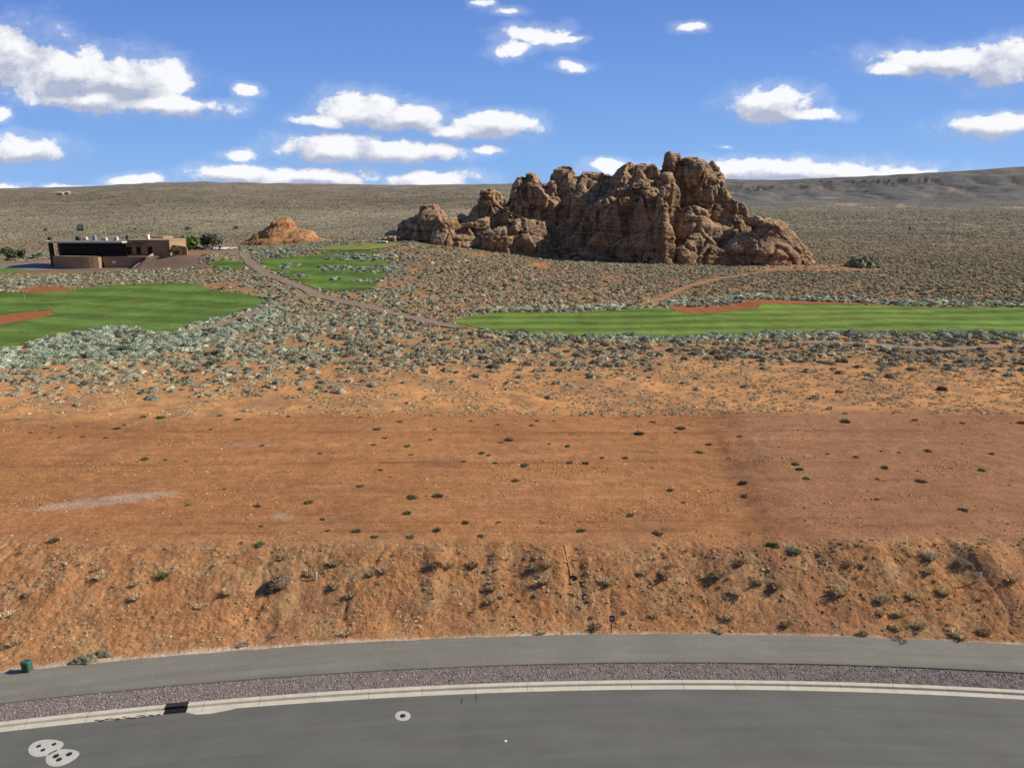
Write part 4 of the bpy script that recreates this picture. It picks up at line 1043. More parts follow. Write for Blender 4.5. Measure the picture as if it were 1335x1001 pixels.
SOLID = [(-198, -114, 258, 312)]   # clubhouse terrace kept clear
def scatter():
    P_ = []; S_ = []; Cc = []
    Y0 = 83.0
    while Y0 < 2300:
        Y1 = Y0 * 1.07
        size = np.interp(Y0, [83, 130, 200, 320, 600, 1200, 2300], [0.72, 0.70, 0.56, 0.60, 0.86, 1.5, 2.2])
        area = 1.96 * 0.5 * (Y1 ** 2 - Y0 ** 2)
        dens = np.interp(Y0, [83, 330, 500, 800, 1500, 2300], [1.25, 1.45, 1.1, 0.60, 0.26, 0.09])
        n = int(area * dens / (3.14 * size * size) * 0.9)
        u = rng.uniform(-0.98, 0.98, n); y = np.sqrt(rng.uniform(Y0 ** 2, Y1 ** 2, n)); x = u * y
        z = terrain(x, y); px, py = project(x, y, z)
        s = size * np.exp(rng.normal(-0.03, 0.40, n)).clip(.35, 2.2) * 0.8
        patch = fb2(x / 9, y / 9, 3, 401); fine = fb2(x / 2.5, y / 2.5, 2, 403)
        cov = np.full(n, 0.52)
        # native fringe behind the pad
        rowA = 500 + 12 * fb2(x / 6, y / 6, 2, 405)
        left = 1 - ss(380, 560, px); right = ss(760, 900, px); corner = ss(1100, 1200, px)
        fr = ss(rowA - 34 + 26 * left, rowA + 6 + 20 * left, py)
        cov = np.where(py > 436, 0.70, cov)
        cov = cov * (1 - fr) + fr * np.where(py > 520, 0.03, 0.13)
        sandy = ss(800, 860, px) * ss(463, 476, py) * (1 - 0.8 * corner * (1 - ss(508, 522, py)))
        sandy = np.maximum(sandy, ss(640, 720, px) * ss(482, 500, py))
        cov = cov * (1 - 0.78 * sandy)
        midsandy = ss(330, 480, px) * (1 - ss(700, 800, px)) * ss(470, 505, py)
        cov = cov * (1 - 0.35 * midsandy)
        cov = np.where(py > 541, 0.0, cov)
        cov = cov * np.where(py > 440, 0.92 + 0.8 * patch, 0.95 + 0.55 * patch)
        cov = np.where((py < 436) & (py > 330), np.clip(cov * 1.4, 0, 0.95), cov)
        teal = inpoly(px, py, TEAL) ; teal2 = inpoly(px, py, TEAL2)
        cov = np.where(teal, 0.98, cov); cov = np.where(teal2, 0.85, cov)
        # tall rows along the fairway
        row1 = np.exp(-0.5 * ((py - np.interp(px, [590, 660, 740, 850, 920, 1000, 1060, 1200, 1335], [425, 437, 442, 443, 443, 438, 437, 438, 439])) / 2.6) ** 2) * ss(612, 650, px)
        row2 = np.exp(-0.5 * ((py - np.interp(px, [590, 660, 740, 800, 870, 985, 1000, 1200, 1335], [409, 404, 404, 401, 397, 386.5, 389, 395, 398])) / 2.2) ** 2) * ss(600, 640, px)
        rows = np.maximum(row1, row2 * 0.9)
        cov = np.maximum(cov, 0.95 * (rows > 0.4))
        hotspot = ss(0.25, 0.55, fb2(x / 11, y / 15, 3, 149)) * (1 - 0.75 * ss(820, 900, px)) * ss(185, 205, y) * (1 - ss(330, 380, y))
        cov = cov * (1 - 0.75 * hotspot)
        keep = rng.uniform(0, 1, n) < cov
        clump = np.zeros(n, bool)
        for (cx, cy, rx, ry) in CLUMPS: clump |= ((px - cx) / rx) ** 2 + ((py - cy) / ry) ** 2 + 0.4 * fine < 1
        for k, q in turf_w.items():
            ins = inpoly(x, y, q)
            keep &= ~ins | (clump & (k == 'mid'))
        keep |= clump & (rng.uniform(0, 1, n) < .5) & inpoly(x, y, turf_w['mid'])
        for q in bunk_w.values(): keep &= ~inpoly(x, y, q)
        if Y0 < 420:
            for k, (ln, w) in path_w.items(): keep &= dist_line(x, y, ln) > w * 0.5 + 0.55 * s
        for (a, b, c, d) in SOLID: keep &= ~((x > a) & (x < b) & (y > c) & (y < d))
        keep &= ~((px > 246) & (px < 312) & (py > 317.5) & (py < 331))
        # bare yard beside the clubhouse and the apron of the rock
        keep &= ~((px < 72) & (py > 341) & (py < 353) & (py > 352.6 - (px < 66) * 0.2 - 12))
        keep &= ~((np.abs(px - 1055) < 90) & (np.abs(py - 349) < 4) & (rng.uniform(0, 1, n) < .8))
        keep &= ~((px > 195) & (px < 262) & (py > 333) & (py < 346) & (rng.uniform(0, 1, n) < .75))
        # colours
        base = np.array([0.40, 0.345, 0.220]); grey = np.array([0.445, 0.42, 0.300]); tl = np.array([0.400, 0.465, 0.340]); tan = np.array([0.54, 0.41, 0.255]); olive = np.array([0.37, 0.345, 0.22])
        c = np.broadcast_to(base, (n, 3)).copy()
        c = lerp(c, grey, ss(-0.2, 0.5, rng.normal(0, .4, n)) * 0.9)
        c = lerp(c, tan, (rng.uniform(0, 1, n) < np.where(py > 478, 0.45, 0.14)) * 0.75)
        c = lerp(c, olive, ss(760, 1000, px) * (py < 400) * 0.45)
        leftw = np.clip((1 - ss(300, 620, px)) * ss(395, 420, py) * (1 - 0.7 * ss(470, 520, py)), 0, 1)
        c = lerp(c, tl, leftw * 0.55)
        c = lerp(c, tl, np.clip(teal * 1.0 + teal2 * 0.7 + clump * 0.8 + rows * 0.95 * ss(575, 620, px), 0, 1) * rng.uniform(.6, 1.0, n))
        c = lerp(c, tl * 0.82, (1 - ss(480, 640, px)) * (py < 402) * (y < 420) * 0.55)
        c = lerp(c, np.array([0.110, 0.085, 0.060]), (rng.uniform(0, 1, n) < 0.10) * 0.7)
        fl = np.array([0.345, 0.30, 0.21]); frr = np.array([0.30, 0.275, 0.19])
        f1 = ss(380, 700, y); c = lerp(c, fl + (frr - fl) * ss(600, 1000, px)[:, None], f1 * 0.8)
        c = c * np.exp(rng.normal(0, 0.18, (n, 1))) * (1 + 0.22 * (rows > .3))[:, None]
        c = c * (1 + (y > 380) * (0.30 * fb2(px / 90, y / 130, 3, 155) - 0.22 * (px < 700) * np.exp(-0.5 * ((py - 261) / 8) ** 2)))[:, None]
        s = s * np.where(rows > .4, 1.5, np.where(clump, 1.45, np.where(teal, 1.22, 1.0))) * np.where(py > 478, 0.85, 1.0)
        P_.append(np.c_[x, y, z][keep]); S_.append(s[keep]); Cc.append(c[keep])
        Y0 = Y1
    return np.concatenate(P_), np.concatenate(S_), np.concatenate(Cc)

SP_, SS_, SC_ = scatter()
# keep plants out of the rocks' footprint is not needed: they are buried inside
appar = SS_ / SP_[:, 1] * ((np.abs(SP_[:, 0] / SP_[:, 1]) < 0.70) & (SP_[:, 1] < 260))
order = np.argsort(-appar)
TOP = order[:296]; REST = order[296:]
print("scrub", len(SP_))

ORD = ["first", "second", "third", "fourth", "fifth", "sixth", "seventh", "eighth", "ninth", "tenth", "eleventh", "twelfth", "thirteenth", "fourteenth", "fifteenth", "sixteenth", "seventeenth", "eighteenth", "nineteenth", "twentieth"]
def proto_meshes(name, protos): return [mesh_np(name, v, tris=t, tint=c) for v, t, c in protos]
def first_copy(name, me, mat):
    o = bpy.data.objects.new(name, me)
    if not me.materials: me.materials.append(mat)
    return o

sage_me = proto_meshes("sagebrush", P_SAGE); sage_obj = [first_copy("sagebrush", m, M['plant']) for m in sage_me]
used = set()
def plant(protos, k, name, pos, s, squash, ang, col, label, cat, group):
    o = protos[k] if (name, k) not in used else protos[k].copy(); used.add((name, k))
    COL.objects.link(o); o.name = name
    o.location = pos; o.scale = (s, s, s * squash); o.rotation_euler = (0, 0, ang); o.color = (*[float(q) for q in col], 1)
    o["label"] = label; o["category"] = cat; o["group"] = group
    return o

for i in TOP:
    x, y, z = SP_[i]; px, py = project(x, y, z); c = SC_[i]
    teal = c[1] > c[0]
    look = "silvery green" if teal else ("tan grey" if c[0] > 1.3 * c[1] else "grey brown")
    if py > 500: where = "on orange sand just behind the bare pad"
    elif py > 470: where = "in the open scrub behind the bare pad"
    else: where = "in the thick scrub in front of the grass"
    side = "at the left" if px < 445 else ("in the middle" if px < 890 else "at the right")
    plant(sage_obj, int(rng.integers(0, 8)), "sagebrush", (float(x), float(y), float(z) - .03), float(SS_[i]), float(rng.uniform(.75, 1.05)), float(rng.uniform(0, 6.3)), c,
          f"{look} sagebrush {where}, {side}", "sagebrush", f"{look} sagebrush {where}, {side}")

def stuff_scrub():
    i = REST; y = SP_[i, 1]; parts = []
    off = 0
    for protos, lo, hi in ((L1, 0, 175), (L2, 175, 340), (L3, 340, 1e9)):
        m = i[(y >= lo) & (y < hi)]; n = len(m)
        pos = SP_[m].copy(); pos[:, 2] -= .04
        v, t, c = merged(protos, rng.integers(0, len(protos), n), pos, SS_[m], rng.uniform(.7, 1.05, n) * np.interp(y[m], [300, 700], [1, .55]) if False else rng.uniform(.7, 1.05, n) * np.interp(SP_[m, 1], [190, 300, 700], [.95, .78, .45]), rng.uniform(0, 6.3, n), SC_[m])
        parts.append((v, t, c)); print("lod", n, len(t))
    v, t, c = join(*parts)
    link("scrub", mesh_np("scrub", v, tris=t, tint=c), M['plant'], kind="stuff", label="dense low sagebrush scrub covering the desert plain around the grass")
stuff_scrub()

# ------------------------------------------------------------------ green weeds on the pad
WEEDS = [(187,541,1.2),(209,542,1.7),(287,539,1.1),(310,544,1.3),(376,540,1),(76,535,1.2),(24,544,1.1),(3,536,1),(69,555,1),(162,551,1),(153,556,1.2),(139,568,1.1),(108,566,.9),(77,567,.9),(51,570,.9),(66,562,.8),(40,561,.8),(100,553,.7),(275,557,.8),(189,596,1.4),(216,597,.9),(243,598,.6),(342,578,.9),(417,588,1),(292,635,.7),(245,655,.9),(335,657,1.1),(403,652,1.2),(421,674,.8),(340,683,.7),(338,707,1.4),(315,705,.7),(71,702,1.5),(24,718,1),(427,689,.8),
(470,541,.9),(521,547,1.2),(491,557,1.4),(567,557,.9),(502,568,.9),(487,577,.9),(531,579,1.1),(561,570,.8),(536,590,.9),(604,599,.9),(628,588,1.3),(637,591,.9),(646,601,.9),(664,571,1.6),(653,574,.9),(684,604,1.5),(708,598,.6),(740,579,1.1),(743,600,1.2),(764,601,1.2),(785,594,.9),(815,594,1.1),(833,563,1.8),(851,547,1.2),(887,556,1.6),(881,561,.9),(716,576,.7),(700,546,.9),(693,552,1),(649,551,.8),(722,546,.7),(614,546,.8),(469,631,1.1),(496,610,.9),(538,646,1.5),(571,644,1.5),(531,666,1.2),(672,624,1.2),(874,636,1.1),(821,669,1.2),(607,679,1.1),(650,678,.8),(708,679,.7),(570,688,1.2),(465,690,1.2),(488,697,1),(535,697,1.2),(627,696,1),(758,689,1.1),(858,693,1.4),(850,607,.6),(758,610,.5),
(1102,547,1.9),(1192,545,1.1),(1254,549,1),(1332,549,1.5),(964,566,1.1),(912,587,1.5),(924,577,1.2),(1210,585,1.2),(1293,589,1),(1116,593,1),(1079,589,.8),(1037,602,1.3),(1042,609,1.4),(1051,621,1.1),(1153,607,1.3),(1280,610,1.2),(1200,625,1.5),(969,627,1.3),(971,644,1.2),(1143,648,.8),(1256,662,1.2),(891,652,.8),(1172,587,.7),(1149,585,.7),(1144,622,.7),(1008,708,1.4),(1037,715,1.6)]
weed_obj = [first_copy("desert_weed", m, M['plant']) for m in proto_meshes("desert_weed", P_WEED)]
wa = np.asarray(WEEDS, float); wx, wy, wz = hit(wa[:, 0], wa[:, 1] + 3)
cells = {}
for i, (px, py, s) in enumerate(WEEDS):
    cells.setdefault((("left", "middle", "right")[int(px > 450) + int(px > 900)], ("back", "middle", "front", "foremost")[int(py > 562) + int(py > 598) + int(py > 650)]), []).append((px, i))
for (cx_, cy_), mem in cells.items():
    mem.sort()
    for k, (px, i) in enumerate(mem):
        s = WEEDS[i][2]; brown = rng.uniform() < .22
        c = np.array([0.27, 0.19, 0.11]) if brown else np.array([0.165, 0.195, 0.095]) * rng.uniform(.75, 1.3)
        word = ("brownish" if brown else "dark green")
        plant(weed_obj, int(rng.integers(0, 6)), "desert_weed", (float(wx[i]), float(wy[i]), float(wz[i]) - .02), .29 * s ** 1.1, float(rng.uniform(.8, 1.15)), float(rng.uniform(0, 6.3)), c,
              f"{word} weed on bare {cx_} pad, {ORD[k] if k < len(ORD) else 'far'} from left in its {cy_} row", "weed", "low weeds on the bare red pad")

# ------------------------------------------------------------------ dry grass on the bank and at the scrub's edge
grass_obj = [first_copy("dry_grass_clump", m, M['plant']) for m in proto_meshes("dry_grass_clump", P_GRASS)]
HAND = [(405,746,1.5,'g'),(437,734,1.3,'g'),(437,765,1.2,'g'),(458,775,1.3,'g'),(452,825,1.2,'g'),(501,744,1.4,'g'),(484,749,1,'g'),(568,737,1.3,'d'),(585,738,1.4,'g'),(616,737,1.3,'d'),(699,739,1.4,'g'),(710,759,1.3,'g'),(640,768,1.1,'g'),(639,784,1.1,'g'),(370,726,1.2,'g'),(791,759,1.5,'p'),(714,737,1.1,'g'),(838,746,1.2,'p'),(868,751,1.4,'g'),(873,737,1.1,'g'),(937,750,1.6,'g'),(961,773,1.4,'p'),(988,758,1.6,'p'),(1012,764,1.4,'g'),(952,806,1.1,'p'),(853,803,.9,'g'),(777,818,1.3,'g'),(707,824,1,'p'),(937,824,1,'p'),(964,735,1.1,'d'),(1094,772,1.9,'p'),(1107,734,1.2,'p'),(1210,727,1.8,'s'),(1253,734,1.4,'s'),(1211,746,1.2,'g'),(1231,772,1.4,'p'),(1321,755,1.5,'p'),(1189,776,1.3,'p'),(1150,783,1.3,'s'),(1013,763,1.2,'g'),(1033,718,1.3,'s'),(1250,829,1.7,'p'),(1171,836,1.5,'g'),(1168,819,1.2,'p'),(1199,816,1.4,'p'),(1283,824,1.3,'g'),(1026,815,1.1,'g'),(1125,827,1.1,'g'),(1173,800,1.1,'p'),(1148,800,1,'p'),(9,801,1.3,'p'),(178,779,1.2,'p'),(176,763,1,'g'),(298,773,1.3,'p'),(316,840,1,'s'),(19,840,1,'g'),(135,752,1.5,'p'),(128,740,1,'g'),(213,752,1.2,'w'),(38,775,1,'g'),(260,790,.9,'p')]
GC = {'g': (0.60, 0.46, 0.27), 'p': (0.76, 0.60, 0.36), 'd': (0.38, 0.27, 0.17), 's': (0.56, 0.51, 0.37), 'w': (0.28, 0.30, 0.15)}
GW = {'g': "brown tan", 'p': "pale straw", 'd': "dark brown", 's': "grey", 'w': "greenish"}
ha = np.asarray([h[:3] for h in HAND], float); hx, hy, hz = hit(ha[:, 0], ha[:, 1])
gl = []
for i, (px, py, s, k) in enumerate(HAND):
    gl.append((hx[i], hy[i], hz[i], .41 * s, k, px, py, True))
n = 900
x = rng.uniform(-40, 40, n); T = toe(x); w = np.clip(49.2 - T, 6.2, 12); y = T + .5 + w * rng.beta(1.3, 1.1, n) * 1.02
kp = (fb2(x / 3, y / 2.2, 3, 501) + .25 * ss(0, 20, x) > rng.uniform(-.15, .55, n)) & (np.abs(x / y) < .72)
x, y = x[kp], y[kp]; z = terrain(x, y); px, py = project(x, y, z)
for (qx, qy) in ((1277, 750), (412, 750), (797, 815), (740, 735), (37, 870)):
    kp = np.hypot(px - qx, (py - qy) * 1.0) > 17; x, y, z, px, py = x[kp], y[kp], z[kp], px[kp], py[kp]
x, y, z = x[:120], y[:120], z[:120]
for i in range(len(x)):
    px, py = project(x[i], y[i], z[i]); gl.append((x[i], y[i], z[i], float(rng.uniform(.13, .24)), ('g', 'p', 'd', 's')[rng.choice(4, p=[.50, .42, .03, .05])], px, py, False))
for (X_, Y_, Z_, s, k, px, py, hand) in gl:
    part = "upper part of the bank" if py < 752 else ("middle of the bank" if py < 795 else "foot of the bank")
    side = ("far left", "left of centre", "middle", "right of centre", "far right")[min(4, int(max(0, px) / 267))]
    size = "large" if s > .52 else ("medium" if s > .3 else "small")
    lab = f"{size} {GW[k]} grass clump on the {part}, {side}"
    c = np.array(GC[k]) * rng.uniform(.85, 1.15)
    plant(grass_obj, int(rng.integers(0, 6)), "dry_grass_clump", (float(X_), float(Y_), float(Z_) - .02), float(s), float(rng.uniform(.75, 1.1)), float(rng.uniform(0, 6.3)), c, lab, "grass clump", lab)
# single shrubs one can tell apart
def shrub(px, py, s, sq, c, label):
    x, y, z = [float(q[0]) for q in hit(px, py)]
    o = sage_obj[int(rng.integers(0, 8))].copy(); COL.objects.link(o); o.name = "desert_shrub"; o.location = (x, y, z - .03); o.scale = (s * 1.15, s, s * sq); o.rotation_euler = (0, 0, rng.uniform(-.4, .4)); o.color = (*c, 1)
    o["label"] = label; o["category"] = "shrub"
shrub(364, 762, .85, .8, (0.25, 0.185, 0.12), "largest dark brown shrub on the bank, beside the white marker post")
shrub(352, 765, .5, .8, (0.36, 0.32, 0.235), "grey twiggy shrub leaning on the largest dark shrub of the bank")
shrub(114, 860, .62, .9, (0.30, 0.29, 0.18), "grey green shrub by the trail edge, right of the green utility box")
shrub(134, 852, .45, .85, (0.30, 0.27, 0.185), "smaller dull shrub touching the grey green one by the trail edge")
shrub(103, 861, .42, .8, (0.36, 0.32, 0.22), "low pale shrub at the trail edge, nearest the green utility box")

def stuff_grass():
    n = 11000; x = rng.uniform(-46, 46, n); T = toe(x); w = np.clip(49.2 - T, 6.2, 12); y = T + .3 + w * rng.beta(1.2, 1.1, n) * 1.04
    k = fb2(x / 2.6, y / 1.8, 3, 511) + .15 * ss(0, 20, x) > rng.uniform(-.3, .6, n); x, y = x[k], y[k]; s = .085 * np.exp(rng.normal(.25, .40, len(x))).clip(.6, 3); c = np.where(rng.uniform(0, 1, (len(x), 1)) < .55, np.array([[.56, .41, .235]]), np.array([[.68, .52, .30]]))
    n2_ = 16000; u = rng.uniform(-.95, .95, n2_); yb = rng.uniform(83, 128, n2_); xb = u * yb; zb = terrain(xb, yb); px, py = project(xb, yb, zb)
    k = (py < 543) & (fb2(xb / 5, yb / 5, 3, 515) + .25 * ss(600, 800, px) > rng.uniform(-.3, .5, n2_)); xb, yb = xb[k], yb[k]
    cb = np.where(rng.uniform(0, 1, (len(xb), 1)) < .6, np.array([[.70, .52, .30]]), np.array([[.52, .41, .26]])); sb = rng.uniform(.18, .52, len(xb))
    n3_ = 900; xp = rng.uniform(-60, 60, n3_); yp = rng.uniform(51, 83, n3_); k = fb2(xp / 12, yp / 3, 3, 519) > rng.uniform(0.05, .6, n3_); xp, yp = xp[k], yp[k]
    cp_ = np.broadcast_to(np.array([[.24, .15, .08]]), (len(xp), 3)); sp_ = rng.uniform(.05, .12, len(xp))
    X = np.r_[x, xb, xp]; Y = np.r_[y, yb, yp]; Cc = np.concatenate([c, cb, cp_]); S = np.r_[s, sb, sp_]; N = len(X)
    v, t, cc = merged(GL, rng.integers(0, len(GL), N), np.c_[X, Y, terrain(X, Y) - .01], S, rng.uniform(.6, 1.0, N), rng.uniform(0, 6.3, N), Cc * np.exp(rng.normal(0, .15, (N, 1))))
    link("dry_grass", mesh_np("dry_grass", v, tris=t, tint=cc), M['plant'], kind="stuff", label="thin dry grass tufts scattered over the red bank and sandy fringe")
stuff_grass()

# ------------------------------------------------------------------ loose stones and clods, gravel
def pebble(seed, n=6):
    r = np.random.default_rng(seed); V = [(0, 0, .75), (0, 0, -.4)]
    for i in range(n):
        a = 2 * math.pi * i / n; q = r.uniform(.7, 1.2); V.append((math.cos(a) * q, math.sin(a) * q, r.uniform(-.1, .3)))
    T = [(0, 2 + i, 2 + (i + 1) % n) for i in range(n)] + [(1, 2 + (i + 1) % n, 2 + i) for i in range(n)]
    V = np.asarray(V); return V, np.asarray(T), np.ones((len(V), 3)) * r.uniform(.85, 1.15, (len(V), 1))
PB = [pebble(300 + i, 5 + i % 3) for i in range(6)]
def stones():
    n = 26000; x = rng.uniform(-46, 46, n); T = toe(x); w = np.clip(49.2 - T, 6.2, 12); y = T + .15 + w * rng.beta(1.1, 1.0, n) * 1.06
    k = fb2(x / 2.2, y / 2.2, 3, 521) > rng.uniform(-.45, .55, n); x, y = x[k], y[k]; s = .028 * np.exp(rng.normal(0, .55, len(x))).clip(.4, 4.5)
    c = np.where(rng.uniform(0, 1, (len(x), 1)) < .80, np.array([[.37, .175, .085]]), np.array([[.50, .33, .22]]))
    n2_ = 52000; xp = rng.uniform(-64, 64, n2_); yp = rng.uniform(50, 84, n2_); k = fb2(xp / 8, yp / 2.4, 3, 523) + .10 > rng.uniform(0.0, .62, n2_) ** .8; xp, yp = xp[k], yp[k]; sp_ = .060 * np.exp(rng.normal(0, .45, len(xp))).clip(.4, 2.4)
    cp_ = np.where(rng.uniform(0, 1, (len(xp), 1)) < .62, np.array([[.56, .33, .15]]), np.array([[.30, .14, .065]]))
    X = np.r_[x, xp]; Y = np.r_[y, yp]; S = np.r_[s, sp_]; Cc = np.concatenate([c, cp_]); N = len(X)
    v, t, cc = merged(PB, rng.integers(0, 6, N), np.c_[X, Y, terrain(X, Y)], S, rng.uniform(.5, 1, N), rng.uniform(0, 6.3, N), Cc * np.exp(rng.normal(0, .2, (N, 1))))
    link("loose_stones", mesh_np("loose_stones", v, tris=t, tint=cc), M['stone'], kind="stuff", label="loose red clods and pale stones strewn over the bank and pad")
    n = 30000; th = rng.uniform(-.27, .27, n); r = rng.uniform(R_BACK + .03, R_GRAV - .03, n); x, y = pol(r, th)
    c = np.array([[.285, .240, .212]]) * np.exp(rng.normal(0, .38, (n, 1))) * (1 + rng.normal(0, .06, (n, 3)))
    v, t, cc = merged(PB, rng.integers(0, 6, n), np.c_[x, y, np.full(n, .105)], .036 * np.exp(rng.normal(0, .25, n)), rng.uniform(.6, 1.1, n), rng.uniform(0, 6.3, n), c)
    link("gravel", mesh_np("gravel", v, tris=t, tint=cc), M['stone'], kind="stuff", label="purple grey crushed gravel between the kerb and the trail")
stones()

# ------------------------------------------------------------------ trees
def crown(seed, R, H, base, n, blobs=7, leaf=0.28):
    """leaf faces through several uneven clumps around a trunk"""
    r = np.random.default_rng(seed); V = []; T = []; C = []
    cents = [(r.normal(0, .38) * R, r.normal(0, .38) * R, base + H * r.uniform(.25, .85), R * r.uniform(.35, .6)) for _ in range(blobs)]
    for i in range(n):
        cx, cy, cz, rr = cents[r.integers(0, blobs)]; d = r.normal(0, 1, 3); d /= np.linalg.norm(d); p = np.array([cx, cy, cz]) + d * rr * np.array([1, 1, .75]) * r.uniform(.5, 1.1)
        p[2] = max(p[2], base * .7)
        a = r.normal(0, 1, 3); a /= np.linalg.norm(a); b_ = np.cross(a, d); b_ /= np.linalg.norm(b_) + 1e-9; l = leaf * r.uniform(.6, 1.4)
        b = len(V); V += [p - a * l, p - b_ * l * .7, p + a * l, p + b_ * l * .7]; T += [(b, b + 1, b + 2), (b, b + 2, b + 3)]; C += [r.uniform(.7, 1.3)] * 4
    return np.asarray(V), np.asarray(T), np.repeat(np.asarray(C)[:, None], 3, 1)
def tree(name, px, py, R, H, col, label, cat, group=None, trunk=0.3, seed=1, n=500, xyz=None):
    x, y, z = xyz if xyz else [float(q[0]) for q in hit(px, py)]
    t = thing(name, label, cat, (x, y, z - .1), group=group)
    m = MB(); m.tube([(0, 0, -.2), (.05 * R, 0, H * .35), (-.04 * R, .03, H * .75)], .05 * R + .04, 7, .02 * R + .02)
    for a in (0.4, 2.2, 3.9, 5.3): m.tube([(0, 0, H * .28), (math.cos(a) * R * .5, math.sin(a) * R * .5, H * .62)], .03 * R + .02, 5, .02)
    m.build("trunk", M['trunk'], t)
    v, f, c = crown(seed, R, H * (1 - trunk), H * trunk, n, leaf=.13 * R + .05)
    link("crown", mesh_np("crown", v, tris=f, tint=c * np.array(col)), M['tree'], t)
G1 = (0.15, 0.21, 0.075); G2 = (0.125, 0.145, 0.09); G3 = (0.095, 0.13, 0.06)
tree("tree", 243, 331, 5.4, 6.0, G1, "broad bright green tree behind the right wing of the clubhouse", "tree", seed=3, trunk=.12, n=900, xyz=(-132.5, 304.0, 8.0))
tree("tree", 276, 331, 5.0, 5.0, G2, "wide grey green tree above the parked cars", "tree", seed=4, trunk=.12, n=900, xyz=(-133.0, 331.0, 8.4))
tree("bush", 232, 331, 2.5, 3.6, (0.17, 0.13, 0.08), "dark brownish bush against the low tan wall of the clubhouse", "bush", seed=5, trunk=.08, n=420, xyz=(-122.5, 270.5, 8.6))
tree("tree", 12, 340, 3.2, 5.6, G3, "dark green round tree at the far left edge, left of the clubhouse", "tree", seed=6, n=600, trunk=.15)
tree("tree", 31, 339, 2.6, 5.0, (0.075, 0.10, 0.05), "olive tree left of the clubhouse, right of the dark round tree", "tree", seed=7, n=500, trunk=.15)
tree("bush", 49, 337, 1.7, 2.6, G3, "small dark bush beside the clubhouse's shaded left wall", "bush", seed=8, n=300, trunk=.06)
for i, (px, py, R, H, lab) in enumerate(((60, 301.5, 4.5, 4.5, "farther left"), (101, 301.0, 3.0, 3.5, "just left of the green banner"), (245, 300, 5.0, 4.5, "above the clubhouse's right end"), (308, 299, 5.5, 5.0, "left of the small rock hill"), (176, 300.5, 3.0, 3.0, "above the middle of the clubhouse"), (1185, 303.5, 3.2, 9, "tall and alone on the far right plain"))):
    tree("tree", px, py, R * .5, H * .6, (0.075, 0.085, 0.05), f"tiny dark tree far out on the plain, {lab}", "tree", "scattered dark trees far out on the plain", seed=20 + i, n=160, trunk=.1)
tree("bush", 1118, 347.5, 6.5, 1.3, (0.34, 0.34, 0.20), "wide flat green thicket right of the big outcrop's foot", "bush", seed=31, n=700, trunk=.05)
tree("bush", 838, 345.5, 3.6, 3.4, (0.095, 0.11, 0.07), "grey green bush at the foot of the shaded rock wall", "bush", seed=32, n=420, trunk=.05, xyz=(52.0, 293.0, float(terrain(np.array([52.0]), np.array([293.0]))[0])))

# ------------------------------------------------------------------ clubhouse
drape_poly("plaza", world_poly([(-25, 346), (20, 344), (58, 342), (76, 347), (150, 349), (182, 348), (182, 350.5), (120, 352), (60, 353.5), (30, 353.5), (14, 351), (-25, 349.5)]), 0.5, 0.08, M['pave'])
CHX, CHY, CHZ = -149.8, 272.0, 4.5
ch = thing("clubhouse", "low tan clubhouse with dark glass front, pale flat roof and curved terrace wall", "clubhouse", (CHX, CHY, CHZ))
def lx(px): return (px - 130) / 3.555
# terrace
arc = [(-17.2, -.4)] + [(-17.0 + 18.0 * k / 12, -1.0 - 5.8 * math.sin(math.pi * (0.10 + 0.62 * k / 12))) for k in range(13)] + [(1.0, 0.3), (-17.0, 0.3)]
MB().prism(arc, -1.0, 4.1).build("terrace_wall", M['stucco'], ch)
cp_ = [(x * 1.0 + (-.12 if x < -16 else 0), y - .12) for x, y in arc[:-2]] + [(1.0, -.1), (-17.0, -.1)]
MB().prism(arc[:-2] + [(0.8, -2.9), (-16.5, -.55)] if False else arc[1:-2], 4.101, 4.45).build("terrace_parapet", simple("sandy_coping", (0.40, 0.30, 0.22), .9, .1), ch)
MB().box(1.003, 17.6, -3.0, 0.2, -1.0, 4.1).build("retaining_wall", M['stucco'], ch)
m = MB(); m.box(1.0, 13.5, -2.95, -2.90, 5.0, 5.06); m.box(1.0, 13.5, -2.95, -2.90, 4.5, 4.54)
for k in range(9): m.box(1.2 + k * 1.5, 1.26 + k * 1.5, -2.97, -2.91, 4.1, 5.0)
m.build("railing", M['frame'], ch)
m = MB(); m.add([(9.5, -3.02, -.6), (17.5, -3.02, 4.0), (17.5, -3.02, -.6), (9.5, -4.6, -.6), (17.5, -4.6, 4.0), (17.5, -4.6, -.6)], [(0, 2, 1), (3, 4, 5), (0, 1, 4, 3), (1, 2, 5, 4), (0, 3, 5, 2)])
m.build("stair_shadow_wedge", M['stucco_dark_shaded'], ch)  # stairs wedge shaped on their shadow, the shade put into its colour
m = MB(); m.add([(13.6, -7.0, -.3), (14.2, -7.0, -.3), (18.9, -1.0, 4.3), (18.3, -1.0, 4.3), (13.6, -7.0, .5), (14.2, -7.0, .5), (18.9, -1.0, 5.1), (18.3, -1.0, 5.1)], [(3, 2, 1, 0), (4, 5, 6, 7), (0, 1, 5, 4), (1, 2, 6, 5), (2, 3, 7, 6), (3, 0, 4, 7)])
m.build("ramp_wall", simple("pale_ramp_concrete", (0.55, 0.50, 0.43), .9, .1), ch)
m = MB(); m.box(.85, 1.5, -3.05, -3.003, -.2, 1.9); m.build("door", M['glass'], ch)
m = MB(); m.box(4.6, 5.9, -3.08, -3.003, 1.6, 2.6); m.build("wall_plate", M['white'], ch)
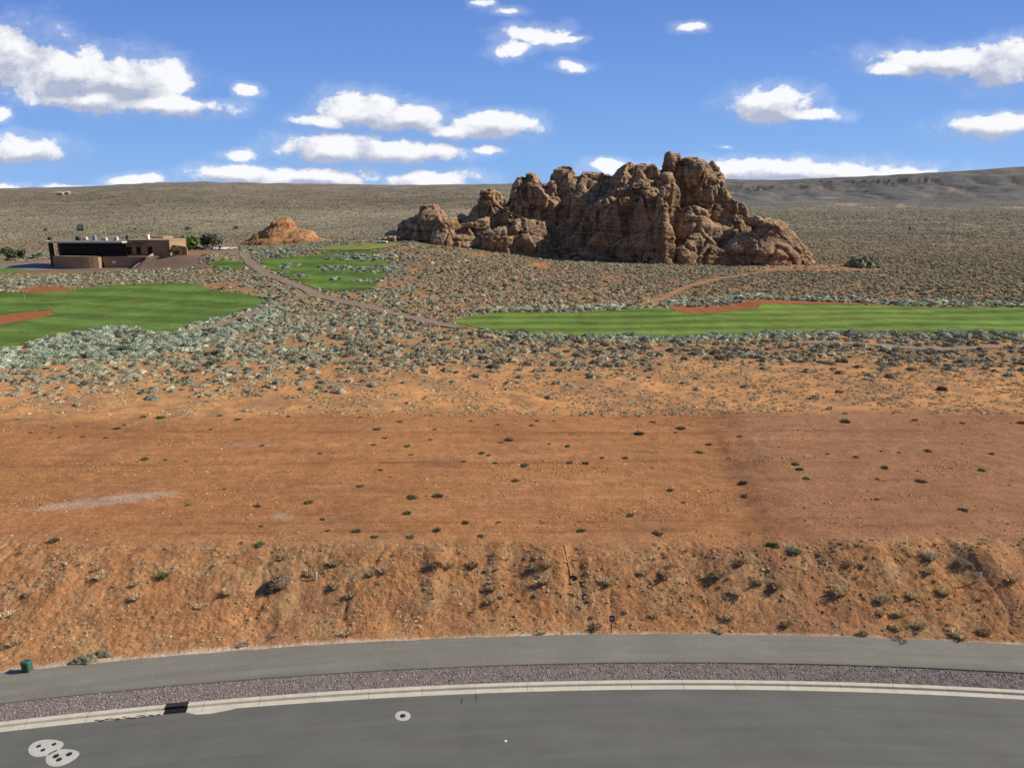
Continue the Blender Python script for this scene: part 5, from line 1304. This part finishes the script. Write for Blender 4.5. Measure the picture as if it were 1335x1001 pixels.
# glass hall
foot = [(-16.3, 0.4), (8.0, 0.4), (8.0, 18), (-20.5, 18), (-21.5, 8.0)]
MB().prism([(-16.0, .75), (7.8, .75), (7.8, 17.6), (-20.1, 17.6), (-21.2, 8.1)], -1.0, 8.8).build("wall", M['stucco_dark_shaded'], ch)
wn = MB().box(-15.2, 7.6, .50, .70, 4.15, 8.7).build("window", M['glass'], ch)
fr = MB()
for k in range(9): fr.box(-15.4 + k * 2.85, -15.25 + k * 2.85, .38, .49, 4.15, 8.7)
fr.box(-15.4, 7.7, .36, .375, 6.9, 7.05)
fr.build("frame", M['frame'], wn)
MB().prism([(-19.5, -2.6), (8.8, -2.6), (9.5, 18.5), (-22.5, 18.5), (-24.2, 8.8)], 8.9, 9.45).build("roof", M['roof'], ch)
MB().prism([(8.85, -2.4), (16.4, -1.6), (16.4, .6), (8.85, .6)], 8.45, 8.8).build("canopy", M['frame'], ch)
MB().prism([(-18.4, -1.5), (7.9, -1.5), (8.6, 17.6), (-21.9, 17.6), (-23.2, 8.8)], 9.453, 9.50).build("roof_deck", M['roof_dark'], ch)
MB().box(-23.0, -21.9, 5.4, 6.6, -1, 10.6).build("chimney", M['stucco_dark_shaded'], ch)
for px_, w_, h_, mm in ((97, 1.5, 1.1, 'roof'), (110, 1.2, 1.6, 'silver'), (122, 1.8, .9, 'roof'), (138, 1.4, 1.2, 'roof'), (154, 1.0, 1.7, 'green_metal'), (180, 1.2, 1.6, 'white'), (88, 1.3, 1.3, 'stucco_dark_shaded')):
    z0 = 9.5 if px_ < 157 else 9.9
    m = MB(); m.box(lx(px_), lx(px_) + w_, 4, 5.4, z0, z0 + h_, .08); m.box(lx(px_) + .2, lx(px_) + w_ - .2, 4.2, 5.2, z0 + h_, z0 + h_ + .15); m.build("rooftop_unit", M[mm], ch)
# wings
MB().box(8.003, 24.2, 1.0, 15.0, -1.0, 9.5).build("wing_wall", M['stucco'], ch)
MB().box(8.0, 24.4, .8, 15.2, 9.503, 9.85).build("wing_parapet", simple("tan_parapet", (0.42, 0.29, 0.185), .95, .1), ch)
MB().box(9.0, 15.5, 15.25, 24.0, -1.0, 10.4).build("rear_wing_wall", M['stucco'], ch)
for px0, px1 in ((159, 166), (172, 178), (187, 193)):
    w_ = MB().box(lx(px0), lx(px1), .93, .997, 4.75, 7.3).build("window", M['glass'], ch)
    f_ = MB(); a, b = lx(px0), lx(px1)
    f_.box(a - .12, b + .12, .90, .925, 7.3, 7.42).box(a - .12, b + .12, .90, .925, 4.63, 4.75).box((a + b) / 2 - .06, (a + b) / 2 + .06, .90, .925, 4.75, 7.3)
    f_.build("frame", M['frame'], w_)
MB().add([(24.21, 3, -1), (29.5, 3, -1), (29.5, 3, 7.2), (24.21, 3, 8.0), (24.21, 3.5, -1), (29.5, 3.5, -1), (29.5, 3.5, 7.2), (24.21, 3.5, 8.0)], [(0, 1, 2, 3), (5, 4, 7, 6), (3, 2, 6, 7), (1, 5, 6, 2), (0, 3, 7, 4)]).build("yard_wall", M['stucco'], ch)

# ------------------------------------------------------------------ banner, flag, small far things
x, z = at(105, 300, 305.0); bz = float(terrain(np.array([float(x)]), np.array([305.0]))[0])
t = thing("banner", "green banner with a white mark on a tall thin pole behind the clubhouse", "banner", (float(x), 305.0, bz))
top = float(at(105, 293, 305.0)[1]) - bz; bot = float(at(105, 301, 305.0)[1]) - bz
MB().tube([(-1.15, 0, -.3), (-1.15, 0, top + .2)], .07, 8).build("pole", M['silver'], t)
V = []; Fc = []
for i in range(9):
    for j in range(7): V.append((-1.1 + 2.3 * i / 8, .12 * math.sin(i * 1.1 + j * .3), bot + (top - bot) * j / 6))
for i in range(8):
    for j in range(6): a = i * 7 + j; Fc.append((a, a + 7, a + 8, a + 1))
cl = MB().add(V, Fc).build("cloth", M['green_cloth'], t)
MB().prism([(-.55, -.16), (.75, -.16), (.75, -.14), (-.55, -.14)], bot + .9, bot + 1.9).build("mark", M['white'], cl)
x, y, z = [float(q[0]) for q in hit(32.5, 391.5)]
t = thing("golf_flag", "thin golf flagstick with small yellow flag on the left green", "golf flag", (x, y, z))
MB().tube([(0, 0, -.1), (0, 0, 2.2)], .022, 6).build("pole", M['white'], t)
V = [(0.02, 0, 2.2), (-.32, .04, 2.18), (-.62, -.02, 2.12), (-.6, .0, 1.78), (-.3, .05, 1.74), (0.02, 0, 1.72)]
MB().add(V, [(0, 1, 4, 5), (1, 2, 3, 4)]).build("flag", M['yellow'], t)
for i, (px, py, w_, lab) in enumerate(((79, 254.0, 16, "left of a pair on the far left skyline slope"), (88, 253.4, 13, "right of a pair on the far left skyline slope"))):
    x, y, z = [float(q[0]) for q in hit(px, py)]
    t = thing("house", f"tiny pale house, {lab}", "house", (x, y, z), group="far houses on the skyline slope")
    MB().box(-w_ / 2, w_ / 2, -5, 5, -2, 5.0).build("wall", M['stucco'], t)
    MB().add([(-w_ / 2 - 1, -6, 5.01), (w_ / 2 + 1, -6, 5.01), (w_ / 2 + 1, 6, 5.01), (-w_ / 2 - 1, 6, 5.01), (-w_ / 2 + 2, 0, 8), (w_ / 2 - 2, 0, 8)], [(0, 1, 5, 4), (2, 3, 4, 5), (1, 2, 5), (3, 0, 4), (3, 2, 1, 0)]).build("roof", M['roof'], t)

# ------------------------------------------------------------------ parked cars
def car(px, py, paint, rot, label, suv=False):
    x, y, z = [float(q[0]) for q in hit(px, py)]
    t = thing("parked_car", label, "car", (x, y, z), rot, "cars parked right of the clubhouse")
    h = 0.15 if suv else 0
    prof = [(-2.2, .32), (-2.25, .75), (-2.1, .92 + h), (-1.2, 1.0 + h), (.95, 1.0 + h), (1.95, .88 + h), (2.2, .7), (2.2, .32)]
    def ext(pr, w0, w1=None):
        w1 = w1 or w0; n = len(pr); zm = max(p[1] for p in pr); m = MB()
        v = [(a, -w0, b) for a, b in pr] + [(a, w0, b) for a, b in pr]
        return m.add(v, [tuple(range(n - 1, -1, -1)), tuple(range(n, 2 * n))] + [(i, (i + 1) % n, n + (i + 1) % n, n + i) for i in range(n)])
    ext(prof, .88).build("body", M[paint], t)
    cab = [(-1.9 if suv else -1.5, 1.003 + h), (-1.7 if suv else -1.0, 1.46 + h), (.15, 1.46 + h), (.9, 1.003 + h)]
    ext(cab, .74).build("window", M['glass'], t)
    ext([(cab[1][0] - .02, 1.463 + h), (cab[1][0] + .1, 1.52 + h), (.05, 1.52 + h), (.17, 1.463 + h)], .72).build("roof", M[paint], t)
    for wx_ in (-1.4, 1.4):
        for wy_ in (-.80, .80):
            w_ = MB(); w_.tube([(wx_, wy_ - .12, .33), (wx_, wy_ + .12, .33)], .33, 14); tw = w_.build("wheel", M['rubber'], t)
            MB().tube([(wx_, wy_ - .13, .33), (wx_, wy_ + .13, .33)], .19, 10).build("rim", M['silver'], tw)
car(259, 326.0, 'navy', 0.15, "dark blue car, leftmost in the row right of the clubhouse")
car(272, 325.6, 'silver', 0.2, "silver car between the dark blue one and the white ones", True)
car(284, 325.4, 'white', 0.8, "white car, left of three white ones by the grey green tree")
car(293, 325.6, 'white', 0.9, "white car, middle of three white ones by the grey green tree", True)
car(302, 325.2, 'white', 0.7, "white car, right of three white ones by the grey green tree")
car(253, 326.5, 'navy', 0.0, "second dark car half hidden behind the clubhouse yard wall", True) if False else None
# golf carts on the tee
for i, (px, lab) in enumerate(((495, "left of two on the raised tee"), (501.5, "right of two on the raised tee"))):
    x, y, z = [float(q[0]) for q in hit(px, 317.4)]
    t = thing("golf_cart", f"tiny white golf cart, {lab}", "golf cart", (x, y, z + .2), 0.1 + i, "golf carts on the raised tee")
    m = MB(); m.add([(-.55, -1.1, .25), (.55, -1.1, .25), (.55, 1.1, .25), (-.55, 1.1, .25), (-.55, -1.0, .8), (.55, -1.0, .8), (.55, -.4, .55), (-.55, -.4, .55), (.55, 1.1, .85), (-.55, 1.1, .85)], [(3, 2, 1, 0), (0, 1, 5, 4), (4, 5, 6, 7), (7, 6, 8, 9), (8, 2, 3, 9), (0, 4, 7, 3), (1, 2, 6, 5), (7, 9, 3), (2, 8, 6)])
    m.build("body", M['white'], t)
    MB().box(-.6, .6, -.9, 1.0, 1.80, 1.90, .03).build("roof", M['white'], t)
    m = MB()
    for a in (-.5, .5):
        for b_ in (-.8, .9): m.tube([(a, b_, .6), (a, b_, 1.8)], .03, 5)
    m.build("roof_frame", M['frame'], t)
    for a in (-.5, .5):
        for b_ in (-.75, .75): MB().tube([(a - .09, b_, .22), (a + .09, b_, .22)], .22, 10).build("wheel", M['rubber'], t)

# ------------------------------------------------------------------ things by the trail
x, y, z = [float(q[0]) for q in hit(36.5, 876.0)]; z += .04
t = thing("utility_box", "green metal utility box on red soil at the trail's left end", "utility box", (x, y, z), -0.12)
MB().box(-.24, .24, -.20, .20, -.2, .62, .03).build("cabinet", M['green_metal'], t)
MB().box(-.27, .27, -.23, .23, .62, .72, .05).build("lid", M['green_metal'], t)
m = MB(); m.box(-.03, .03, -.225, -.20, .30, .38); m.build("latch", M['rust'], t)
MB().box(-.32, .32, -.28, .28, -.2, .02).build("base", M['collar'], t)
x, y, z = [float(q[0]) for q in hit(797, 824.5)]
t = thing("lot_sign", "small dark blue sign with a pale emblem on a thin rusty post", "sign", (x, y, z))
MB().tube([(0, 0, -.2), (0, 0, .88)], .026, 8).build("post", M['rust'], t)
MB().box(-.15, .15, -.03, -.017, .83, 1.24).build("panel", M['sign'], t)
MB().box(-.16, .16, -.016, -.004, .82, 1.25).build("backing", M['frame'], t)
e = [(0, -.12), (.06, -.06), (.09, .02), (.10, .10), (.045, .13), (.0, .07), (-.045, .13), (-.10, .10), (-.09, .02), (-.06, -.06)]
v = [(a, -.034, 1.03 + b) for a, b in e]; MB().add(v + [(0, -.036, 1.05)], [(i, (i + 1) % 10, 10) for i in range(10)]).build("emblem", M['emblem'], t)
MB().tube([(.16, -.01, 1.06), (.34, -.01, 1.05)], .010, 6).build("bracket", M['rust'], t)
x, y, z = [float(q[0]) for q in hit(412.5, 754.5)]
t = thing("marker_post", "short white marker post beside the largest dark shrub on the bank", "post", (x, y, z))
MB().tube([(0, 0, -.2), (.01, 0, .52)], .055, 8).build("shaft", M['post'], t)
MB().tube([(.01, 0, .521), (-.015, 0, .58), (-.05, -.01, .60)], .06, 8, .035).build("cap", M['post'], t)
x, y, z = [float(q[0]) for q in hit(1276, 757.5)]
t = thing("survey_stake", "pale pipe stake with a dark rod on top, on the right of the bank", "stake", (x, y, z))
MB().tube([(0, 0, -.2), (.05, 0, .62)], .048, 8).build("pipe", M['post'], t)
MB().tube([(.052, 0, .60), (.04, 0, .95)], .022, 6).build("rod", M['rust'], t)
MB().tube([(.05, 0, .60), (.05, 0, .68)], .058, 8).build("collar", M['white'], t)
p0, p1 = [[float(q[0]) for q in hit(*a)] for a in ((735.5, 711), (744, 750))]
m = MB(); pts = []
for k in range(9):
    f = k / 8; xx = p0[0] + (p1[0] - p0[0]) * f; yy = p0[1] + (p1[1] - p0[1]) * f; pts.append((xx, yy, float(terrain(np.array([xx]), np.array([yy]))[0]) + .05))
m.tube(pts, .028, 6); link("stick", m.mesh("stick"), M['straw'], label="long thin pale stick lying straight down the middle of the bank", cat="stick")
x, y, z = [float(q[0]) for q in hit(747, 753.5)]
m = MB(); n = 12
m.add([(0, 0, .02)] + [(.30 * math.cos(2 * math.pi * i / n) * (1 + .2 * math.sin(3 * i)), .22 * math.sin(2 * math.pi * i / n), .09 * math.sin(2 * math.pi * i / n) + .05) for i in range(n)], [(0, 1 + i, 1 + (i + 1) % n) for i in range(n)])
link("burrow", m.mesh("burrow"), M['black'], label="dark hole in the bank at the lower end of the pale stick", cat="hole", loc=(x, y, z))
PALE = [(708, 765, .13), (1020, 740, .12), (1110, 735, .10), (81, 690, .10), (700, 764, .10), (285, 831, .12), (850, 801, .13), (263, 836, .10), (1021, 597, .16), (1115, 709, .09), (855, 820, .10)]
for i, (px, py, s) in enumerate(PALE):
    x, y, z = [float(q[0]) for q in hit(px, py)]
    v, tt, c = pebble(700 + i, 7); me = mesh_np("stone", v * np.array([1, .8, .8]) * s, tris=tt, tint=c * np.array([.55, .42, .32]))
    where = "on the bare pad" if py < 712 else ("high on the bank" if py < 770 else "low on the bank")
    link("stone", me, M['stone'], label=f"pale stone {where}, {ORD[sum(q[0] < px for q in PALE if ('p' if q[1] < 712 else 'h' if q[1] < 770 else 'l') == ('p' if py < 712 else 'h' if py < 770 else 'l'))]} from the left", cat="stone", group="pale stones on the red soil", loc=(x, y, z + s * .1))

# ------------------------------------------------------------------ sky, sun, camera
SUN_EL, SUN_AZ = math.radians(33), math.radians(82)      # azimuth from +Y towards +X
world = bpy.data.worlds.new("World"); scene.world = world; world.use_nodes = True
t = NT(world.node_tree); bg = world.node_tree.nodes['Background']
sky = t.node('ShaderNodeTexSky', sky_type='NISHITA'); sky.sun_disc = False; sky.sun_elevation = SUN_EL; sky.sun_rotation = SUN_AZ
sky.altitude = 1000; sky.air_density = 1.0; sky.dust_density = 0.25; sky.ozone_density = 3.0
gen = t.node('ShaderNodeTexCoord').outputs['Generated']
sp = t.node('ShaderNodeSeparateXYZ'); t.put(sp.inputs[0], gen)
yy_ = t.math('MAXIMUM', sp.outputs[1], 0.05)
u = t.math('DIVIDE', sp.outputs[0], yy_); v = t.math('DIVIDE', sp.outputs[2], yy_)
cv = t.node('ShaderNodeCombineXYZ'); t.put(cv.inputs[0], u); t.put(cv.inputs[1], v)
warp = t.node('ShaderNodeTexNoise'); t.put(warp.inputs['Vector'], t.scale(cv.outputs[0], (14.0, 22.0, 1))); warp.inputs['Scale'].default_value = 1.0; warp.inputs['Detail'].default_value = 4
wv = t.scale(t.vmath('SUBTRACT', warp.outputs['Color'], (0.5, 0.5, 0.5)), (0.060, 0.024, 0.0))
uvw = t.vmath('ADD', cv.outputs[0], wv)
CLOUDS = [  # px, py, half width, up, down, thinness
 (15, 70, 70, 42, 55, 0), (80, 95, 85, 32, 35, 0), (150, 105, 90, 35, 28, 0), (215, 102, 35, 25, 22, 0), (205, 136, 92, 12, 17, 0.05), (110, 128, 85, 15, 15, 0.05),
 (0, 150, 19, 12, 10, 0), (35, 195, 60, 18, 18, 0), (10, 203, 60, 18, 15, .15), (325, 115, 26, 10, 10, .15),
 (470, 147, 58, 26, 18, 0), (530, 154, 62, 20, 16, 0), (425, 157, 48, 12, 10, .15), (640, 163, 62, 17, 19, 0), (600, 171, 42, 14, 13, 0), (682, 160, 24, 10, 14, .2),
 (440, 196, 76, 26, 17, 0), (522, 202, 82, 17, 14, 0), (632, 195, 34, 8, 9, .2), (310, 226, 62, 14, 14, .12), (400, 230, 84, 14, 14, 0), (315, 202, 48, 12, 13, .3), (560, 236, 62, 14, 18, -.1),
 (180, 236, 38, 8, 9, .05), (95, 243, 30, 4, 6, .1), (10, 243, 24, 6, 6, 0), (695, 46, 58, 18, 20, .22), (668, 66, 32, 16, 15, .2), (742, 49, 30, 7, 8, .3), (745, 86, 34, 8, 9, .15), (660, 15, 34, 11, 10, .38), (625, 5, 24, 10, 10, .5),
 (910, 35, 28, 8, 9, .25), (1005, 136, 52, 21, 20, -.05), (1055, 148, 56, 9, 9, .1), (1240, 82, 104, 20, 19, -.1), (1160, 92, 44, 10, 9, .05), (1310, 85, 48, 30, 30, -.1), (1302, 164, 66, 17, 17, -.05),
 (1050, 221, 165, 14, 22, -.05), (960, 223, 54, 13, 22, 0), (790, 216, 34, 10, 12, .1), (1140, 226, 95, 11, 20, 0), (945, 192, 24, 5, 6, .5)]
def field(dv, big=False):
    src = uvw if dv == 0 else t.vmath('ADD', uvw, (0.004, dv, 0.0))
    s3 = t.node('ShaderNodeSeparateXYZ'); t.put(s3.inputs[0], src); c3 = t.node('ShaderNodeCombineXYZ')
    t.put(c3.inputs[0], s3.outputs[0]); t.put(c3.inputs[1], s3.outputs[1]); t.put(c3.inputs[2], t.math('MULTIPLY', s3.outputs[1], -1.0))
    best = None
    for (px, py, rx, up, dn, th) in CLOUDS:
        if big and (rx < 40 or th > 0.15): continue
        k = 1.0 / (1.0 + .3 * th); a = np.array(ray(px, py)); cu, cvv = a[0] / a[1], a[2] / a[1]
        b_ = np.array(ray(px + rx * k, py)); ru = b_[0] / b_[1] - cu
        b_ = np.array(ray(px, py - up * k)); rup = b_[2] / b_[1] - cvv
        b_ = np.array(ray(px, py + dn * k)); rdn = cvv - b_[2] / b_[1]
        nd = t.node('ShaderNodeVectorMath', operation='MULTIPLY_ADD'); t.put(nd.inputs[0], c3.outputs[0])
        nd.inputs[1].default_value = (1 / ru, 1 / rup, 1 / rdn); nd.inputs[2].default_value = (-cu / ru, -cvv / rup, cvv / rdn)
        l = t.vmath('LENGTH', t.vmath('MAXIMUM', nd.outputs[0], (-99.0, 0.0, 0.0)))
        if th >= 0.15: l = t.math('ADD', l, th * 1.1)
        best = l if best is None else t.math('SMOOTH_MIN', best, l, 0.18)
    return best
nz = t.noise(t.scale(cv.outputs[0], (22.0, 32.0, 1)), 1.0, 9, 0.66, 0.2)
nzb = t.noise(t.scale(t.vmath('ADD', cv.outputs[0], (0.004, 0.011, 0)), (20.0, 30.0, 1)), 1.0, 4, 0.64, 0.3)
e0 = field(0); e1 = field(0.012, True)
f0 = t.math('ADD', e0, t.math('MULTIPLY', t.math('SUBTRACT', nz, 0.5), 2.0))
dens = t.math('MAXIMUM', t.mapr(f0, 1.14, 0.72, 0, 1, True), t.math('MULTIPLY', t.mapr(f0, 1.75, 0.9, 0, 1, True), 0.20))
shade = t.mapr(t.math('ADD', t.math('SUBTRACT', e1, e0), t.math('MULTIPLY', t.math('SUBTRACT', nzb, nz), 1.6)), -0.30, 0.42, 0.0, 1.0)
ccol = t.mix(shade, (0.46, 0.50, 0.64), (0.98, 0.98, 1.0))
el = t.node('ShaderNodeMapRange'); t.put(el.inputs[0], v); 
for i, q in zip((1, 2, 3, 4), (0.0, 0.27, 0.0, 1.0)): el.inputs[i].default_value = q
skyc = t.mix(1.0, sky.outputs[0], (0.13, 0.13, 0.13), 'MULTIPLY')
lowc, highc = (0.205, 0.440, 0.905), (0.112, 0.236, 0.675)
zen = t.mapr(v, 0.30, 1.6, 0, 1, True)
back = t.mapr(sp.outputs[1], 0.30, -0.10, 0, 1, True)
grad = t.mix(t.math('MAXIMUM', zen, back), t.mix(el.outputs[0], lowc, highc), (0.050, 0.092, 0.215))
skyc = t.mix(0.85, skyc, grad)
final = t.mix(t.math('MULTIPLY', dens, 0.97), skyc, ccol)
t.put(bg.inputs['Color'], final); bg.inputs['Strength'].default_value = 1.0
sun = bpy.data.lights.new("sun", 'SUN'); sun.energy = 5.0; sun.angle = math.radians(0.5); sun.color = (1.0, 0.91, 0.765)
so = bpy.data.objects.new("sun", sun); COL.objects.link(so)
so.rotation_euler = (math.pi / 2 - SUN_EL, 0, math.pi - SUN_AZ)
so.location = (200, 30, 120)
cam = bpy.data.cameras.new("camera"); cam.sensor_width = 36; cam.lens = 36 * F / W; cam.clip_start = 0.5; cam.clip_end = 30000
co = bpy.data.objects.new("camera", cam); COL.objects.link(co); co.location = CAM; co.rotation_euler = (math.pi / 2 - P, 0, 0)
scene.camera = co
scene.render.engine = 'CYCLES'
world.cycles.sampling_method = 'MANUAL'; world.cycles.sample_map_resolution = 256
scene.cycles.max_bounces = 4; scene.cycles.diffuse_bounces = 2; scene.cycles.glossy_bounces = 2; scene.cycles.transmission_bounces = 2
scene.view_settings.view_transform = 'Standard'; scene.view_settings.look = 'None'; scene.view_settings.exposure = 0; scene.view_settings.gamma = 1
